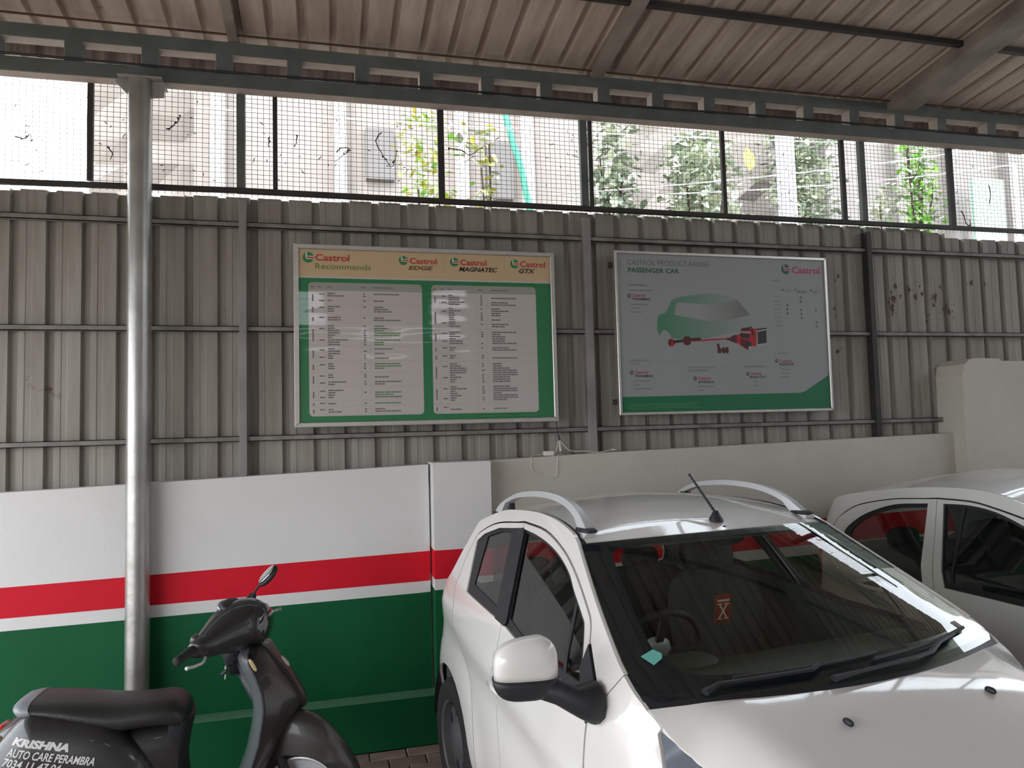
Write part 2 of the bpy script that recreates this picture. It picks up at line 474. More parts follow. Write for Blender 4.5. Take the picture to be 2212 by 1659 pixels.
# floor
fl = empty('floor'); tag(fl, 'clay paver floor of the shed', None, None, 'structure')
mb = MB(); mb.box(-3.9, 9.0, -3.6, 4.5, -0.12, -0.012)
mb.obj('paver_bed', MAT['joint'], fl)
pv = MB(); pv.box(-0.099, 0.099, -0.049, 0.049, -0.05, 0.0)
pm = []
for k, mt in enumerate(('paver', 'paver2')):
    me = pv.mesh('paver', MAT[mt]); pm.append(me)
    bm = bmesh.new(); bm.from_mesh(me)
    bmesh.ops.bevel(bm, geom=[e for e in bm.edges if all(v.co.z > -0.01 for v in e.verts)], offset=0.004, segments=1, affect='EDGES')
    bm.to_mesh(me); bm.free()
rng = random.Random(3)
cnt = 0; stuff = MB()
row = 0; y = 4.208
while y > -3.5:
    x = -3.8 + (0.10 if row % 2 else 0.0)
    while x < 8.9:
        near = (-2.0 < x < 1.25 and y > 2.9)
        if near and cnt < 290:
            o = bpy.data.objects.new('paver', pm[rng.random() < 0.35])
            link(o, fl); cnt += 1
            o.location = (x + rng.uniform(-.001, .001), y + rng.uniform(-.001, .001), rng.uniform(-.004, 0.0))
            o.rotation_euler = (rng.uniform(-.01, .01), rng.uniform(-.006, .006), rng.uniform(-.008, .008))
        elif y > 0.6 or x < 3:
            z = rng.uniform(-.004, 0)
            stuff.add([(x - .0985, y - .0485, z), (x + .0985, y - .0485, z), (x + .0985, y + .0485, z), (x - .0985, y + .0485, z),
                       (x - .0985, y - .0485, -.03), (x + .0985, y - .0485, -.03), (x + .0985, y + .0485, -.03), (x - .0985, y + .0485, -.03)],
                      [(0, 1, 2, 3), (0, 4, 5, 1), (1, 5, 6, 2), (2, 6, 7, 3), (3, 7, 4, 0)])
        x += 0.205
    y -= 0.104; row += 1
tag(stuff.obj('paver_field', MAT['paver'], fl), kind='stuff')

# ================================================================== SHEET WALL above the masonry
wu = empty('wall_upper'); tag(wu, 'grey beige corrugated sheet wall on steel girts', None, None, 'structure')
PER = 0.1804; X0 = -1.717
def sheet_profile(k, n=5):
    """x, depth pairs for one sheet of n ribs; channels go away from the viewer"""
    pts = []
    for i in range(n):
        x = X0 + (k * n + i) * PER
        pts += [(x, 0.0), (x + 0.007, 0.030), (x + 0.041, 0.030), (x + 0.050, 0.0), (x + 0.082, 0.0), (x + 0.0855, 0.003), (x + 0.112, 0.003), (x + 0.1155, 0.0)]
    x = X0 + (k + 1) * n * PER
    pts += [(x, 0.0), (x + 0.007, 0.030), (x + 0.041, 0.030), (x + 0.050, 0.0), (x + 0.055, 0.0)]
    return pts
rs = random.Random(5)
for k in range(-2, 8):
    zt = rs.uniform(-.002, .002) + (3.204 if k < 0 else {0: 3.216, 1: 3.228}.get(k, 3.241))
    zb = 1.46
    x_r = X0 + (k + 1) * 5 * PER
    if x_r > 4.99: zt = 3.188
    if k == 6: zb = 1.60
    rows = [(zb, zt)]
    if X0 + k * 5 * PER > 4.45: rows = [(2.10, zt)]
    for (a, b) in rows:
        pr = sheet_profile(k)
        if k == 6: pr = [p for p in pr if p[0] < 4.474] + [(4.474, 0.0)]
        off = 0.0015 * (k % 2)
        m_ = MB(); n = len(pr)
        vs = [(x, 4.515 + d + off, z) for z in (a, b) for x, d in pr]
        m_.add(vs, [(i, i + 1, i + 1 + n, i + n) for i in range(n - 1)])
        o = m_.obj('corrugated_sheet', MAT['sheet'], wu)
        sd = o.modifiers.new('thick', 'SOLIDIFY'); sd.thickness = 0.0012
sr = random.Random(4); sb = MB()
def blob(cx, cz, r_):
    n = 9; ph = sr.uniform(0, 6)
    sb.add([(cx + r_ * (1 + .5 * math.sin(3 * a + ph)) * math.cos(a) * .6, 4.5125, cz + r_ * (1 + .4 * math.sin(2 * a + ph)) * math.sin(a)) for a in [6.283 * i / n for i in range(n)]], [tuple(range(n))])
for cx, cz, r_ in ((4.13, 2.70, .035), (4.12, 2.63, .03), (4.16, 2.80, .02), (4.28, 2.78, .022), (4.34, 2.72, .02), (4.40, 2.74, .016), (4.52, 2.72, .024), (4.50, 2.66, .018), (4.60, 2.63, .02), (4.64, 2.61, .022), (4.44, 2.58, .014), (4.42, 2.53, .012), (4.38, 2.80, .012), (4.20, 2.72, .014), (4.57, 2.80, .012), (5.0, 2.83, .014), (4.87, 2.84, .018), (3.66, 2.86, .012), (3.63, 2.83, .010), (3.61, 2.62, .014), (3.62, 2.56, .010), (3.62, 2.30, .018)):
    blob(cx, cz, r_)
    for k in range(4): blob(cx + sr.uniform(-.05, .05), cz + sr.uniform(-.06, .06), r_ * sr.uniform(.15, .4))
tag(sb.obj('mud_stains', MAT['stain'], wu), kind='stuff')
if True:   # short sheet that closes the top right corner above the gap
    m_ = MB(); pr = [p for p in sheet_profile(6) if p[0] >= 4.44]; n = len(pr)
    m_.add([(x, 4.521 + d, z) for z in (1.95, 3.226) for x, d in pr], [(i, i + 1, i + 1 + n, i + n) for i in range(n - 1)])
    m_.obj('corrugated_sheet', MAT['sheet'], wu)
POSTS = [-0.485, 1.672, 3.893]
def girt(xa, xb, z, d=0.032):
    m_ = MB()
    m_.box(xa, xb, 4.470, 4.512, z - d / 2, z - d / 2 + 0.004)
    m_.box(xa, xb, 4.470, 4.475, z - d / 2, z + d / 2)
    m_.box(xa, xb, 4.470, 4.512, z + d / 2 - 0.004, z + d / 2)
    return m_
for z in (3.052, 2.428, 1.782):
    ex = [-3.7] + POSTS + [5.9]
    for a, b in zip(ex[:-1], ex[1:]):
        xb = b - 0.022
        if z == 1.782 and b > 5: xb = 4.53
        girt(a + 0.022, xb, z).obj('girt', MAT['girt'], wu)
for x in POSTS + [-2.65]:
    w_ = 0.042 if x != 1.672 else 0.056
    m_ = MB(); m_.box(x - w_ / 2, x + w_ / 2, 4.448, 4.512, 1.47, 3.19)
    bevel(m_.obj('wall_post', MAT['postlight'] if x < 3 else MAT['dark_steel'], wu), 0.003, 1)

# ================================================================== MESH SCREEN
ms = thing('mesh_screen', 'long welded wire mesh screen open to daylight above the sheet wall', 'screen', (0, 0, 0))
bm_ = MB(); bm_.box(-0.52, 5.9, 4.448, 4.478, 3.238, 3.268); bm_.bar((-3.7, 4.463, 3.205), (-0.52, 4.463, 3.254), 0.03, 0.028)
bm_.obj('bottom_rail', MAT['dark_steel'], ms)
for x, w_ in ((-0.494, 0.046), (1.672, 0.050), (3.872, 0.046), (-2.65, 0.046)):
    m_ = MB(); m_.box(x - w_ / 2, x + w_ / 2, 4.446, 4.480, 3.268, 3.90); m_.obj('upright', MAT['steel'], ms)
for x, w_ in ((-1.300, 0.030), (-0.299, 0.026), (0.708, 0.040), (1.722, 0.024), (2.717, 0.028), (3.703, 0.034), (4.678, 0.046), (-2.2, 0.03), (5.6, 0.03)):
    m_ = MB(); m_.box(x - w_ / 2, x + w_ / 2, 4.450, 4.474, 3.266, 3.90); m_.obj('frame_bar', MAT['dark_steel'], ms)
rw = random.Random(11)
wv = MB(); step = 0.0342
x = -3.0
ph = 0
while x < 5.8:
    ax = rw.uniform(-.0012, .0012)
    pts = [(x + ax + 0.0012 * math.sin(z * 9 + x * 2.0), 4.482, z) for z in np.linspace(3.22, 3.90, 6)]
    wv.tube(pts, 0.0014, 4, caps=False)
    x += step
z = 3.275
while z < 3.86:
    pts = [(xx, 4.4835, z + 0.0016 * math.sin(xx * 4.3 + z * 31) + 0.0012 * math.sin(xx * 13 + z * 57)) for xx in np.linspace(-3.0, 5.8, 150)]
    wv.tube(pts, 0.0014, 4, caps=False)
    z += 0.0292
tag(wv.obj('wire_mesh', MAT['wire'], ms), kind='stuff')

# dry creeper bits caught in the wire
def twig(pts, r, seed, leaves=0):
    m_ = MB(); rg = random.Random(seed)
    P = catmull(pts, 4)
    P = [p + Vector((rg.uniform(-.004, .004), rg.uniform(-.003, .003), rg.uniform(-.004, .004))) for p in P]
    m_.tube(P, [r * (1 - 0.6 * i / len(P)) for i in range(len(P))], 5)
    for i in range(leaves):
        p = rg.choice(P); a = rg.uniform(0, 6.28); s_ = rg.uniform(.008, .018)
        d = Vector((math.cos(a), rg.uniform(-.3, .3), math.sin(a))) * s_; e = Vector((-math.sin(a), .2, math.cos(a))) * s_ * .4
        m_.add([p, p + d * .5 + e, p + d, p + d * .5 - e], [(0, 1, 2, 3)])
    return m_
TW = [([(-0.335 + .0, 4.476, 3.60), (-0.34, 4.476, 3.545)], 'short dark dry twig caught in the mesh right of the first thin bar'),
      ([(-0.905, 4.476, 3.60), (-0.87, 4.476, 3.625), (-0.835, 4.476, 3.67), (-0.83, 4.476, 3.69)], 'curved dry twig in the mesh just right of the round column'),
      ([(0.335, 4.476, 3.68), (0.30, 4.476, 3.62), (0.33, 4.476, 3.56), (0.36, 4.476, 3.50), (0.40, 4.476, 3.46), (0.42, 4.476, 3.52), (0.43, 4.476, 3.57)], 'largest tangled dry creeper in the middle mesh panel'),
      ([(0.76, 4.476, 3.61), (0.84, 4.476, 3.60), (0.90, 4.476, 3.57), (0.95, 4.476, 3.61), (0.98, 4.476, 3.62)], 'long sagging dry twig in the mesh panel with the green pipe behind'),
      ([(-1.68, 4.476, 3.50), (-1.64, 4.476, 3.49), (-1.61, 4.476, 3.515), (-1.60, 4.476, 3.48)], 'dry creeper curl in the far left mesh panel'),
      ([(-1.22, 4.476, 3.47), (-1.19, 4.476, 3.44), (-1.20, 4.476, 3.40)], 'small hooked dry twig left of the round column'),
      ([(0.06, 4.476, 3.53), (0.09, 4.476, 3.56), (0.14, 4.476, 3.55), (0.05, 4.476, 3.47)], 'thin forked dry twig left of the large creeper'),
      ([(4.35, 4.476, 3.62), (4.38, 4.476, 3.67), (4.42, 4.476, 3.70)], 'dry twig in the mesh left of the rightmost thick bar'),
      ([(4.78, 4.476, 3.40), (4.82, 4.476, 3.30), (4.86, 4.476, 3.28), (4.85, 4.476, 3.33)], 'looped reddish dry twig low in the rightmost mesh panel'),
      ([(5.06, 4.476, 3.62), (5.07, 4.476, 3.52), (5.05, 4.476, 3.45)], 'dark dry twig high in the rightmost mesh panel'),
      ([(1.90, 4.476, 3.42), (1.94, 4.476, 3.38), (1.98, 4.476, 3.37)], 'short curved dry twig beside the double mesh post'),
      ([(-0.17, 4.476, 3.62), (-0.18, 4.476, 3.56)], 'tiny upright dry twig left of the forked one')]
for i, (pts, lb) in enumerate(TW):
    o = twig(pts, 0.004, i, 5 if len(pts) > 3 else 2).obj('dry_twig', MAT['twig'])
    tag(o, lb, 'twig', 'dry twigs caught in the mesh')

rd_ = random.Random(31); db = MB()
for i in range(150):
    x = rd_.uniform(-1.72, 5.3); z = rd_.uniform(3.28, 3.80); s_ = rd_.choice([.006, .009, .013, .022]); a = rd_.uniform(0, 6.28)
    P_ = [Vector((x, 4.474, z))]
    for k in range(3):
        a += rd_.uniform(-.9, .9); P_.append(P_[-1] + Vector((math.cos(a), 0, math.sin(a))) * s_ * .6)
    db.tube(P_, [.0012, .0028, .0022, .0008], 4)
tag(db.obj('caught_debris', MAT['twig'], ms), kind='stuff')

# ================================================================== TRUSS (built-up beam)
tr = thing('truss_beam', 'long grey built-up steel beam with rectangular openings under the roof', 'beam')
def bc_bot(x): return 3.812 + 0.008 * (x + 0.53)
XA, XB = -3.8, 6.2
m_ = MB(); m_.bar((XA, 4.40, 3.85), (XB, 4.40, 3.925), 0.08, 0.078); m_.obj('bottom_chord', MAT['steel'], tr)
m_ = MB(); m_.bar((XA, 4.40, 4.045), (XB, 4.40, 4.115), 0.08, 0.074); m_.obj('top_chord', MAT['steel'], tr)
m_ = MB(); m_.bar((XA, 4.405, 4.0065), (XB, 4.405, 4.0765), 0.078, 0.003); m_.obj('bounce_light_strip', MAT['bounce_strip'], tr)  # thin strip with bounced daylight painted in, under the chord
m_ = MB(); m_.bar((XA, 4.405, 3.8095), (XB, 4.405, 3.8845), 0.078, 0.003); m_.obj('bounce_light_strip', MAT['bounce_strip'], tr)
BAT = [-1.364, -0.972, -0.576, -0.180, 0.217, 0.611, 1.003, 1.394, 1.792, 2.184, 2.573, 2.974, 3.363, 3.750, 4.146, 4.531, 5.0]
BAT = [BAT[0] - 0.4 * i for i in range(5, 0, -1)] + BAT + [5.4, 5.8]
for x in BAT:
    w_ = 0.082
    zc = 3.85 + (x - XA) * 0.0075
    m_ = MB(); m_.box(x - w_ / 2, x + w_ / 2, 4.362, 4.438, zc + 0.035, zc + 0.165); m_.obj('batten', MAT['steel'], tr)
    m_ = MB(); m_.box(x - w_ / 2 - .003, x - w_ / 2, 4.362, 4.442, zc + .040, zc + .160); m_.obj('bounce_light_strip', MAT['bounce_strip'], tr)  # painted bounce light on the left face of the batten
cb = MB(); cb.tube([(x, 4.352, 3.897 + (x - XA) * 0.0075 + 0.004 * math.sin(x * 2.3)) for x in np.linspace(XA, XB, 60)], 0.007, 6)
tag(cb.obj('black_cable', MAT['blackplastic']), 'thin black cable running along the lower chord of the roof beam', 'cable')
cb = MB(); cb.tube([(x, 4.33, 4.135 + 0.003 * math.sin(x * 1.7) + 0.006 * (x + 2) / 8) for x in np.linspace(-3.8, 6, 50)], 0.006, 6)
tag(cb.obj('rusty_rod', MAT['rust']), 'thin rusty rod lying along the upper edge of the roof beam', 'rod')

# ================================================================== ROOF
ce = empty('ceiling'); tag(ce, 'underside of the corrugated sheet roof', None, None, 'structure')
def zr(y): return 4.175 + 0.1233 * (4.36 - y)
YE, YS = 4.95, -3.6
for k in range(-3, 10):
    pr = []
    n = 5
    for i in range(n + 1):
        x = -1.06 + (k * n + i) * PER
        pr += [(x, 0.0), (x + 0.010, 0.032), (x + 0.042, 0.032), (x + 0.052, 0.0)]
    m_ = MB(); c = len(pr)
    off = 0.002 * (k % 2)
    vs = [(x, y, zr(y) + d + off) for y in (YE, 3.71, 2.4, 1.0, YS) for x, d in pr]
    m_.add(vs, [(j * c + i, j * c + i + 1, (j + 1) * c + i + 1, (j + 1) * c + i) for j in range(4) for i in range(c - 1)])
    m_.obj('roof_sheet', MAT['roof'], ce)
for y in (3.70, 2.3, 0.9, -0.5, -1.9, -3.3):
    m_ = MB(); m_.bar((-3.9, y, zr(y) - 0.028), (8.6, y, zr(y) - 0.020), 0.035, 0.034); m_.obj('purlin', MAT['dark_steel'], ce)
for x, w_ in ((-0.525, 0.055), (1.745, 0.085), (4.15, 0.22), (6.4, 0.1), (-2.75, 0.06)):
    m_ = MB(); d = 0.06 if w_ < 0.1 else 0.09
    m_.bar((x, 4.46, zr(4.46) - d / 2 - 0.004), (x, -3.6, zr(-3.6) - d / 2 - 0.004), w_, d); m_.obj('rafter', MAT['rafter'], ce)

m_ = MB()
pr = []
for i in range(54):
    x = -3.8 + i * PER; pr += [(x, 0.0), (x + .01, .02), (x + .042, .02), (x + .052, 0.0)]
c = len(pr); m_.add([(x, 4.60 + d, z) for z in (4.035, 4.142) for x, d in pr], [(i, i + 1, i + 1 + c, i + c) for i in range(c - 1)])
m_.obj('fascia_sheet', MAT['fascia'], ce)
# ================================================================== ROUND COLUMN
co = thing('steel_column', 'tall round galvanised steel column behind the scooter seat', 'column', (-1.0085, 4.312, 0.273))
H_ = 3.802 - 0.273
m_ = MB(); m_.lathe([(0.0606, 0.0), (0.0606, H_)], 40); m_.obj('pipe', MAT['galv'], co, smooth=True)
m_ = MB(); m_.box(-0.105, 0.12, -0.055, 0.12, H_, H_ + 0.008); m_.obj('cap_plate', MAT['plate'], co)
for sx in (-1, 1):
    m_ = MB()
    a = sx * 0.052; b = sx * 0.125
    m_.prism([(a, H_), (b, H_), (b - sx * 0.0, H_ - .02 if sx < 0 else H_ - .085), (a, H_ - 0.095)], lambda p, q, d: (p, d, q), -0.006, 0.006)
    m_.obj('gusset', MAT['plate'], co)
m_ = MB(); m_.lathe([(0.0606, 0.0), (0.066, 0.0), (0.066, 0.02), (0.0606, 0.03)], 40); m_.obj('base_collar', MAT['plate'], co)

# ================================================================== rest of the shed round the viewer, walls added or whitened to shape the light
m_ = MB()
def wall_holes(mb, x0, x1, z0, z1, holes, ya, yb):
    xs = sorted({x0, x1} | {h[0] for h in holes} | {h[1] for h in holes}); zs_ = sorted({z0, z1} | {h[2] for h in holes} | {h[3] for h in holes})
    for a, b in zip(xs[:-1], xs[1:]):
        for c, d in zip(zs_[:-1], zs_[1:]):
            if not any(h[0] <= (a + b) / 2 <= h[1] and h[2] <= (c + d) / 2 <= h[3] for h in holes): mb.box(a, b, ya, yb, c, d)
wall_holes(m_, -3.9, 8.6, 0, 5.15, [(-0.65, -0.05, 3.66, 4.04), (1.75, 2.35, 3.66, 4.04), (-0.5, 2.4, 3.36, 3.41)], -3.75, -3.6)
wf = m_.obj('added_front_wall', MAT['white_wall']); tag(wf, kind='structure')  # unseen wall put in to hold back front light, white for bounce
for x0, x1 in ((-0.65, -0.05), (1.75, 2.35)):
    for k in range(5):
        m_ = MB(); m_.box(x0, x1, -3.70, -3.66, 3.70 + k * .075, 3.712 + k * .075); m_.obj('added_wall_louvre', MAT['steel'], wf)
m_ = MB(); m_.box(-3.98, -3.9, -3.6, 4.5, 2.9, 5.1); tag(m_.obj('light_block_left', MAT['cream_wall']), kind='structure')  # unseen cladding added to block light from the upper sheets
m_ = MB(); m_.box(8.6, 8.75, -3.6, 4.6, 0, 4.2); tag(m_.obj('wall_right', MAT['white_wall']), kind='structure')
m_ = MB(); m_.add([(-40, -40, -0.13), (40, -40, -0.13), (40, 30, -0.13), (-40, 30, -0.13)], [(0, 1, 2, 3)])
tag(m_.obj('ground', simple('yard_ground', (0.36, 0.31, 0.26), 0.95, noise=0.3, nscale=0.6)), 'dusty yard ground', None, None, 'structure')

# ================================================================== SIGN BOARDS
def text_mb(s, shear=0.0, bold=0.0, res=3):
    cu = bpy.data.curves.new('t', 'FONT'); cu.body = s; cu.size = 1.0; cu.shear = shear; cu.offset = bold
    cu.resolution_u = res; cu.space_character = 1.0
    ob = bpy.data.objects.new('t', cu); COL.objects.link(ob)
    me = ob.to_mesh()
    v = [tuple(p.co) for p in me.vertices]; f = [tuple(p.vertices) for p in me.polygons]
    ob.to_mesh_clear(); bpy.data.objects.remove(ob); bpy.data.curves.remove(cu)
    return v, f

def put_text(mb, s, x0, z0, x1, z1, fn, shear=0.0, bold=0.0, mi=0):
    """fit the lettering to the rectangle; fn(a, b) -> 3d"""
    v, f = text_mb(s, shear, bold)
    ax = min(p[0] for p in v); bx = max(p[0] for p in v); az = min(p[1] for p in v); bz = max(p[1] for p in v)
    mb.add([fn(x0 + (p[0] - ax) / (bx - ax) * (x1 - x0), z0 + (p[1] - az) / (bz - az) * (z1 - z0)) for p in v], f, mi)
    return mb

def flat(name, poly, y, mat, parent):
    m_ = MB(); m_.add([(a, y, b) for a, b in poly], [tuple(range(len(poly)))]); return m_.obj(name, mat, parent)

def rrect(x0, z0, x1, z1, r, n=5):
    out = []
    for cx, cz, a0 in ((x1 - r, z0 + r, -90), (x1 - r, z1 - r, 0), (x0 + r, z1 - r, 90), (x0 + r, z0 + r, 180)):
        for i in range(n + 1):
            a = R(a0 + 90 * i / n); out.append((cx + r * math.cos(a), cz + r * math.sin(a)))
    return out

def glossy_print(name, col, film=0.9, wav=0.13):
    m, N, L, B = newmat(name)
    B.inputs['Base Color'].default_value = (*col, 1); B.inputs['Roughness'].default_value = 0.45
    B.inputs['Coat Weight'].default_value = film; B.inputs['Coat Roughness'].default_value = 0.04
    t = N.new('ShaderNodeTexCoord'); mp = N.new('ShaderNodeMapping'); mp.inputs['Scale'].default_value = (0.9, 1, 5.0)
    n = N.new('ShaderNodeTexNoise'); n.inputs['Scale'].default_value = 1.6; n.inputs['Detail'].default_value = 1
    b = N.new('ShaderNodeBump'); b.inputs['Strength'].default_value = wav; b.inputs['Distance'].default_value = 0.03
    L.new(t.outputs['Object'], mp.inputs[0]); L.new(mp.outputs[0], n.inputs['Vector']); L.new(n.outputs['Fac'], b.inputs['Height'])
    L.new(b.outputs[0], B.inputs['Coat Normal'])
    return m
P_TAN = glossy_print('tan_print', (0.56, 0.41, 0.24))
P_GRN = glossy_print('green_print', (0.004, 0.17, 0.055))
P_GRN2 = simple('green_print_matt', (0.005, 0.15, 0.06), 0.45)
P_PAP = glossy_print('grey_white_print', (0.50, 0.465, 0.45))
P_PAP2 = simple('grey_print', (0.30, 0.315, 0.318), 0.5)
P_HDR = glossy_print('grey_header_print', (0.30, 0.31, 0.27))
P_WHT = simple('white_print', (0.62, 0.58, 0.52), 0.5)
P_RED = simple('red_print', (0.48, 0.035, 0.035), 0.5)
P_RED2 = simple('crimson_print', (0.42, 0.02, 0.09), 0.5)
P_LOGO = simple('logo_green_print', (0.01, 0.21, 0.07), 0.5)
P_LOGO2 = simple('logo_dark_green_print', (0.006, 0.10, 0.05), 0.5)
P_OLIVE = simple('olive_green_print', (0.12, 0.22, 0.04), 0.5)
P_GOLD = simple('dark_gold_print', (0.15, 0.09, 0.025), 0.5)
P_BLK = simple('black_print', (0.022, 0.022, 0.022), 0.5)
P_GRY = simple('grey_text_print', (0.12, 0.13, 0.125), 0.5)
P_DK = simple('table_text_print', (0.17, 0.15, 0.15), 0.5)
P_LG = simple('table_green_text_print', (0.12, 0.25, 0.12), 0.5)

def emblem(mb, x0, z0, x1, z1, y, mg, mw, mr):
    cx, cz = (x0 + x1) / 2, (z0 + z1) / 2; rx, rz = (x1 - x0) / 2 * 0.98, (z1 - z0) / 2
    n = 28
    mb.add([(cx + rx * math.cos(2 * math.pi * i / n), y, cz + rz * math.sin(2 * math.pi * i / n)) for i in range(n)], [tuple(range(n))], mg)
    P = lambda L_: [(cx + a * rx, y - 0.0004, cz + b * rz) for a, b in L_]
    mb.add(P([(-0.50, 0.82), (-0.18, 0.97), (-0.18, 0.38), (-0.10, 0.32), (0.98, 0.32), (1.05, -0.34), (-0.20, -0.34), (-0.42, -0.22), (-0.50, 0.0)]), [tuple(range(9))], mw)
    P = lambda L_: [(cx + a * rx, y - 0.0008, cz + b * rz) for a, b in L_]
    mb.add(P([(-0.30, 0.12), (1.04, 0.12), (1.04, -0.16), (-0.10, -0.16), (-0.26, -0.06)]), [tuple(range(5))], mr)

# ---- left board
Y1 = 4.400
s1 = thing('sign_board', 'large lubricant chart board with tan header and two tables on green', 'sign', (0, 0, 0))
def frame(x0, z0, x1, z1, w, y0, y1, parent, w_top=None):
    wt = w_top or w
    for a in (((x0, z0), (x1, z0), (x1 - w, z0 + w), (x0 + w, z0 + w)), ((x1, z0), (x1, z1), (x1 - w, z1 - wt), (x1 - w, z0 + w)),
              ((x1, z1), (x0, z1), (x0 + w, z1 - wt), (x1 - w, z1 - wt)), ((x0, z1), (x0, z0), (x0 + w, z0 + w), (x0 + w, z1 - wt))):
        m_ = MB(); m_.prism(list(a), lambda p, q, d: (p, d, q), y0, y1)
        bevel(m_.obj('frame_bar', MAT['alu'], parent, recalc=True), 0.003, 1)
frame(-0.196, 1.838, 1.420, 2.928, 0.028, Y1 - 0.014, 4.446, s1)
m_ = MB(); m_.box(-0.18, 1.405, Y1 + 0.002, 4.44, 1.85, 2.915); m_.obj('backing_board', MAT['white_plastic'], s1)
flat('header_print', [(-0.170, 2.738), (1.394, 2.738), (1.394, 2.902), (-0.170, 2.902)], Y1, P_TAN, s1)
flat('header_rule', [(-0.170, 2.727), (1.394, 2.727), (1.394, 2.738), (-0.170, 2.738)], Y1, P_PAP, s1)
flat('green_print', [(-0.170, 1.864), (1.394, 1.864), (1.394, 2.727), (-0.170, 2.727)], Y1, P_GRN, s1)
for (a, b) in ((-0.113, 0.562), (0.620, 1.292)):
    flat('table_panel', rrect(a, 1.902, b, 2.701, 0.024), Y1 - 0.0006, P_PAP, s1)
    pts = [p for p in rrect(a, 1.902, b, 2.701, 0.024) if p[1] > 2.66]
    flat('table_header', [(a, 2.652), (b, 2.652)] + pts, Y1 - 0.0012, P_HDR, s1)
M1 = [P_RED, P_LOGO, P_WHT, P_OLIVE, P_GOLD, P_BLK]
yt = Y1 - 0.0016
f1 = lambda a, b: (a, yt, b)
for (x0, z0, x1, z1) in ((-0.144, 2.818, -0.080, 2.881), (0.423, 2.821, 0.478, 2.877), (0.740, 2.821, 0.796, 2.876), (1.129, 2.820, 1.184, 2.877)):
    m_ = MB(); emblem(m_, x0, z0, x1, z1, yt, 0, 1, 2); m_.obj('brand_emblem', [P_LOGO, P_WHT, P_RED], s1)
for s, x0, z0, x1, z1, mt, sh, bo in (('Castrol', -0.070, 2.831, 0.127, 2.872, P_RED, 0, .02), ('Recommends', -0.072, 2.781, 0.254, 2.816, P_OLIVE, 0, .004),
        ('Castrol', 0.490, 2.830, 0.657, 2.866, P_RED, 0, .02), ('EDGE', 0.481, 2.791, 0.634, 2.817, P_GOLD, .25, .035),
        ('Castrol', 0.806, 2.830, 0.973, 2.867, P_RED, 0, .02), ('MAGNATEC', 0.796, 2.790, 1.045, 2.819, P_BLK, .25, .03),
        ('Castrol', 1.194, 2.829, 1.361, 2.868, P_RED, 0, .02), ('GTX', 1.185, 2.789, 1.293, 2.819, P_BLK, .3, .03)):
    m_ = MB(); put_text(m_, s, x0, z0, x1, z1, f1, sh, bo); m_.obj('lettering', mt, s1)
for x in (0.7005, 1.0895):
    m_ = MB(); m_.add([(x, yt, 2.772), (x + .0012, yt, 2.772), (x + .0012, yt, 2.893), (x, yt, 2.893)], [(0, 1, 2, 3)])
    m_.obj('divider_line', P_HDR, s1)
# table print: rows too small to read are laid as broken strokes
rt_ = random.Random(21)
dk = MB(); gr = MB(); ln = MB(); yq = Y1 - 0.0013
def stroke(mb, x0, x1, zc, h, vert=False):
    x = x0
    while x < x1 - 0.002:
        w = min(rt_.uniform(.014, .040), x1 - x)
        mb.add([(x, yq, zc - h / 2), (x + w, yq, zc - h / 2), (x + w, yq, zc + h / 2), (x, yq, zc + h / 2)], [(0, 1, 2, 3)])
        x += w + 0.0022
def table(secs, cols, xa, xb, green):
    for si, (zt, zb) in enumerate(secs):
        n = max(1, int((zt - zb - 0.006) / 0.0140))
        zc0 = zt - 0.010
        ln.add([(xa + .004, yq, zb), (xb - .004, yq, zb), (xb - .004, yq, zb + .0010), (xa + .004, yq, zb + .0010)], [(0, 1, 2, 3)])
        hh = min(0.09, (zt - zb) * 0.55); zc = (zt + zb) / 2
        dk.add([(cols[0] - .004, yq, zc - hh / 2), (cols[0] + .004, yq, zc - hh / 2), (cols[0] + .004, yq, zc + hh / 2), (cols[0] - .004, yq, zc + hh / 2)], [(0, 1, 2, 3)])
        for t_ in ((0.25,) if n < 4 else (0.2, 0.72)):
            stroke(dk, cols[1], cols[1] + 0.030, zt - (zt - zb) * t_, 0.0075)
        long_w = rt_.uniform(.07, .13)
        for i in range(n):
            z = zc0 - i * 0.0140
            if rt_.random() < 0.04: continue
            w = rt_.choice([.028, .032, .040, .045, .07, long_w])
            stroke(dk, cols[2], cols[2] + w, z, 0.0078)
            if rt_.random() < 0.85: stroke(dk, cols[3], cols[3] + rt_.uniform(.010, .018), z, 0.0078)
            if rt_.random() < 0.9:
                g = si in green and rt_.random() < 0.8
                stroke(gr if g else dk, cols[4], cols[4] + rt_.choice([.057, .06, .085, .11, .155, .16]), z, 0.0078)
table([(2.645, 2.570), (2.566, 2.505), (2.500, 2.458), (2.450, 2.318), (2.312, 2.228), (2.222, 2.160), (2.156, 2.076), (2.064, 1.993), (1.985, 1.957), (1.950, 1.912)],
      (-0.088, -0.052, -0.004, 0.206, 0.268), -0.113, 0.562, (3, 5, 7, 8))
table([(2.648, 2.572), (2.566, 2.425), (2.418, 2.324), (2.320, 2.276), (2.270, 2.226), (2.220, 2.086), (2.078, 1.962), (1.952, 1.908)],
      (0.642, 0.682, 0.726, 0.928, 0.998), 0.620, 1.292, (7,))
for xs in ((-0.063, -0.017, 0.190, 0.245), (0.668, 0.715, 0.905, 0.965)):
    for x in xs:
        ln.add([(x, yq, 1.905), (x + .0007, yq, 1.905), (x + .0007, yq, 2.650), (x, yq, 2.650)], [(0, 1, 2, 3)])
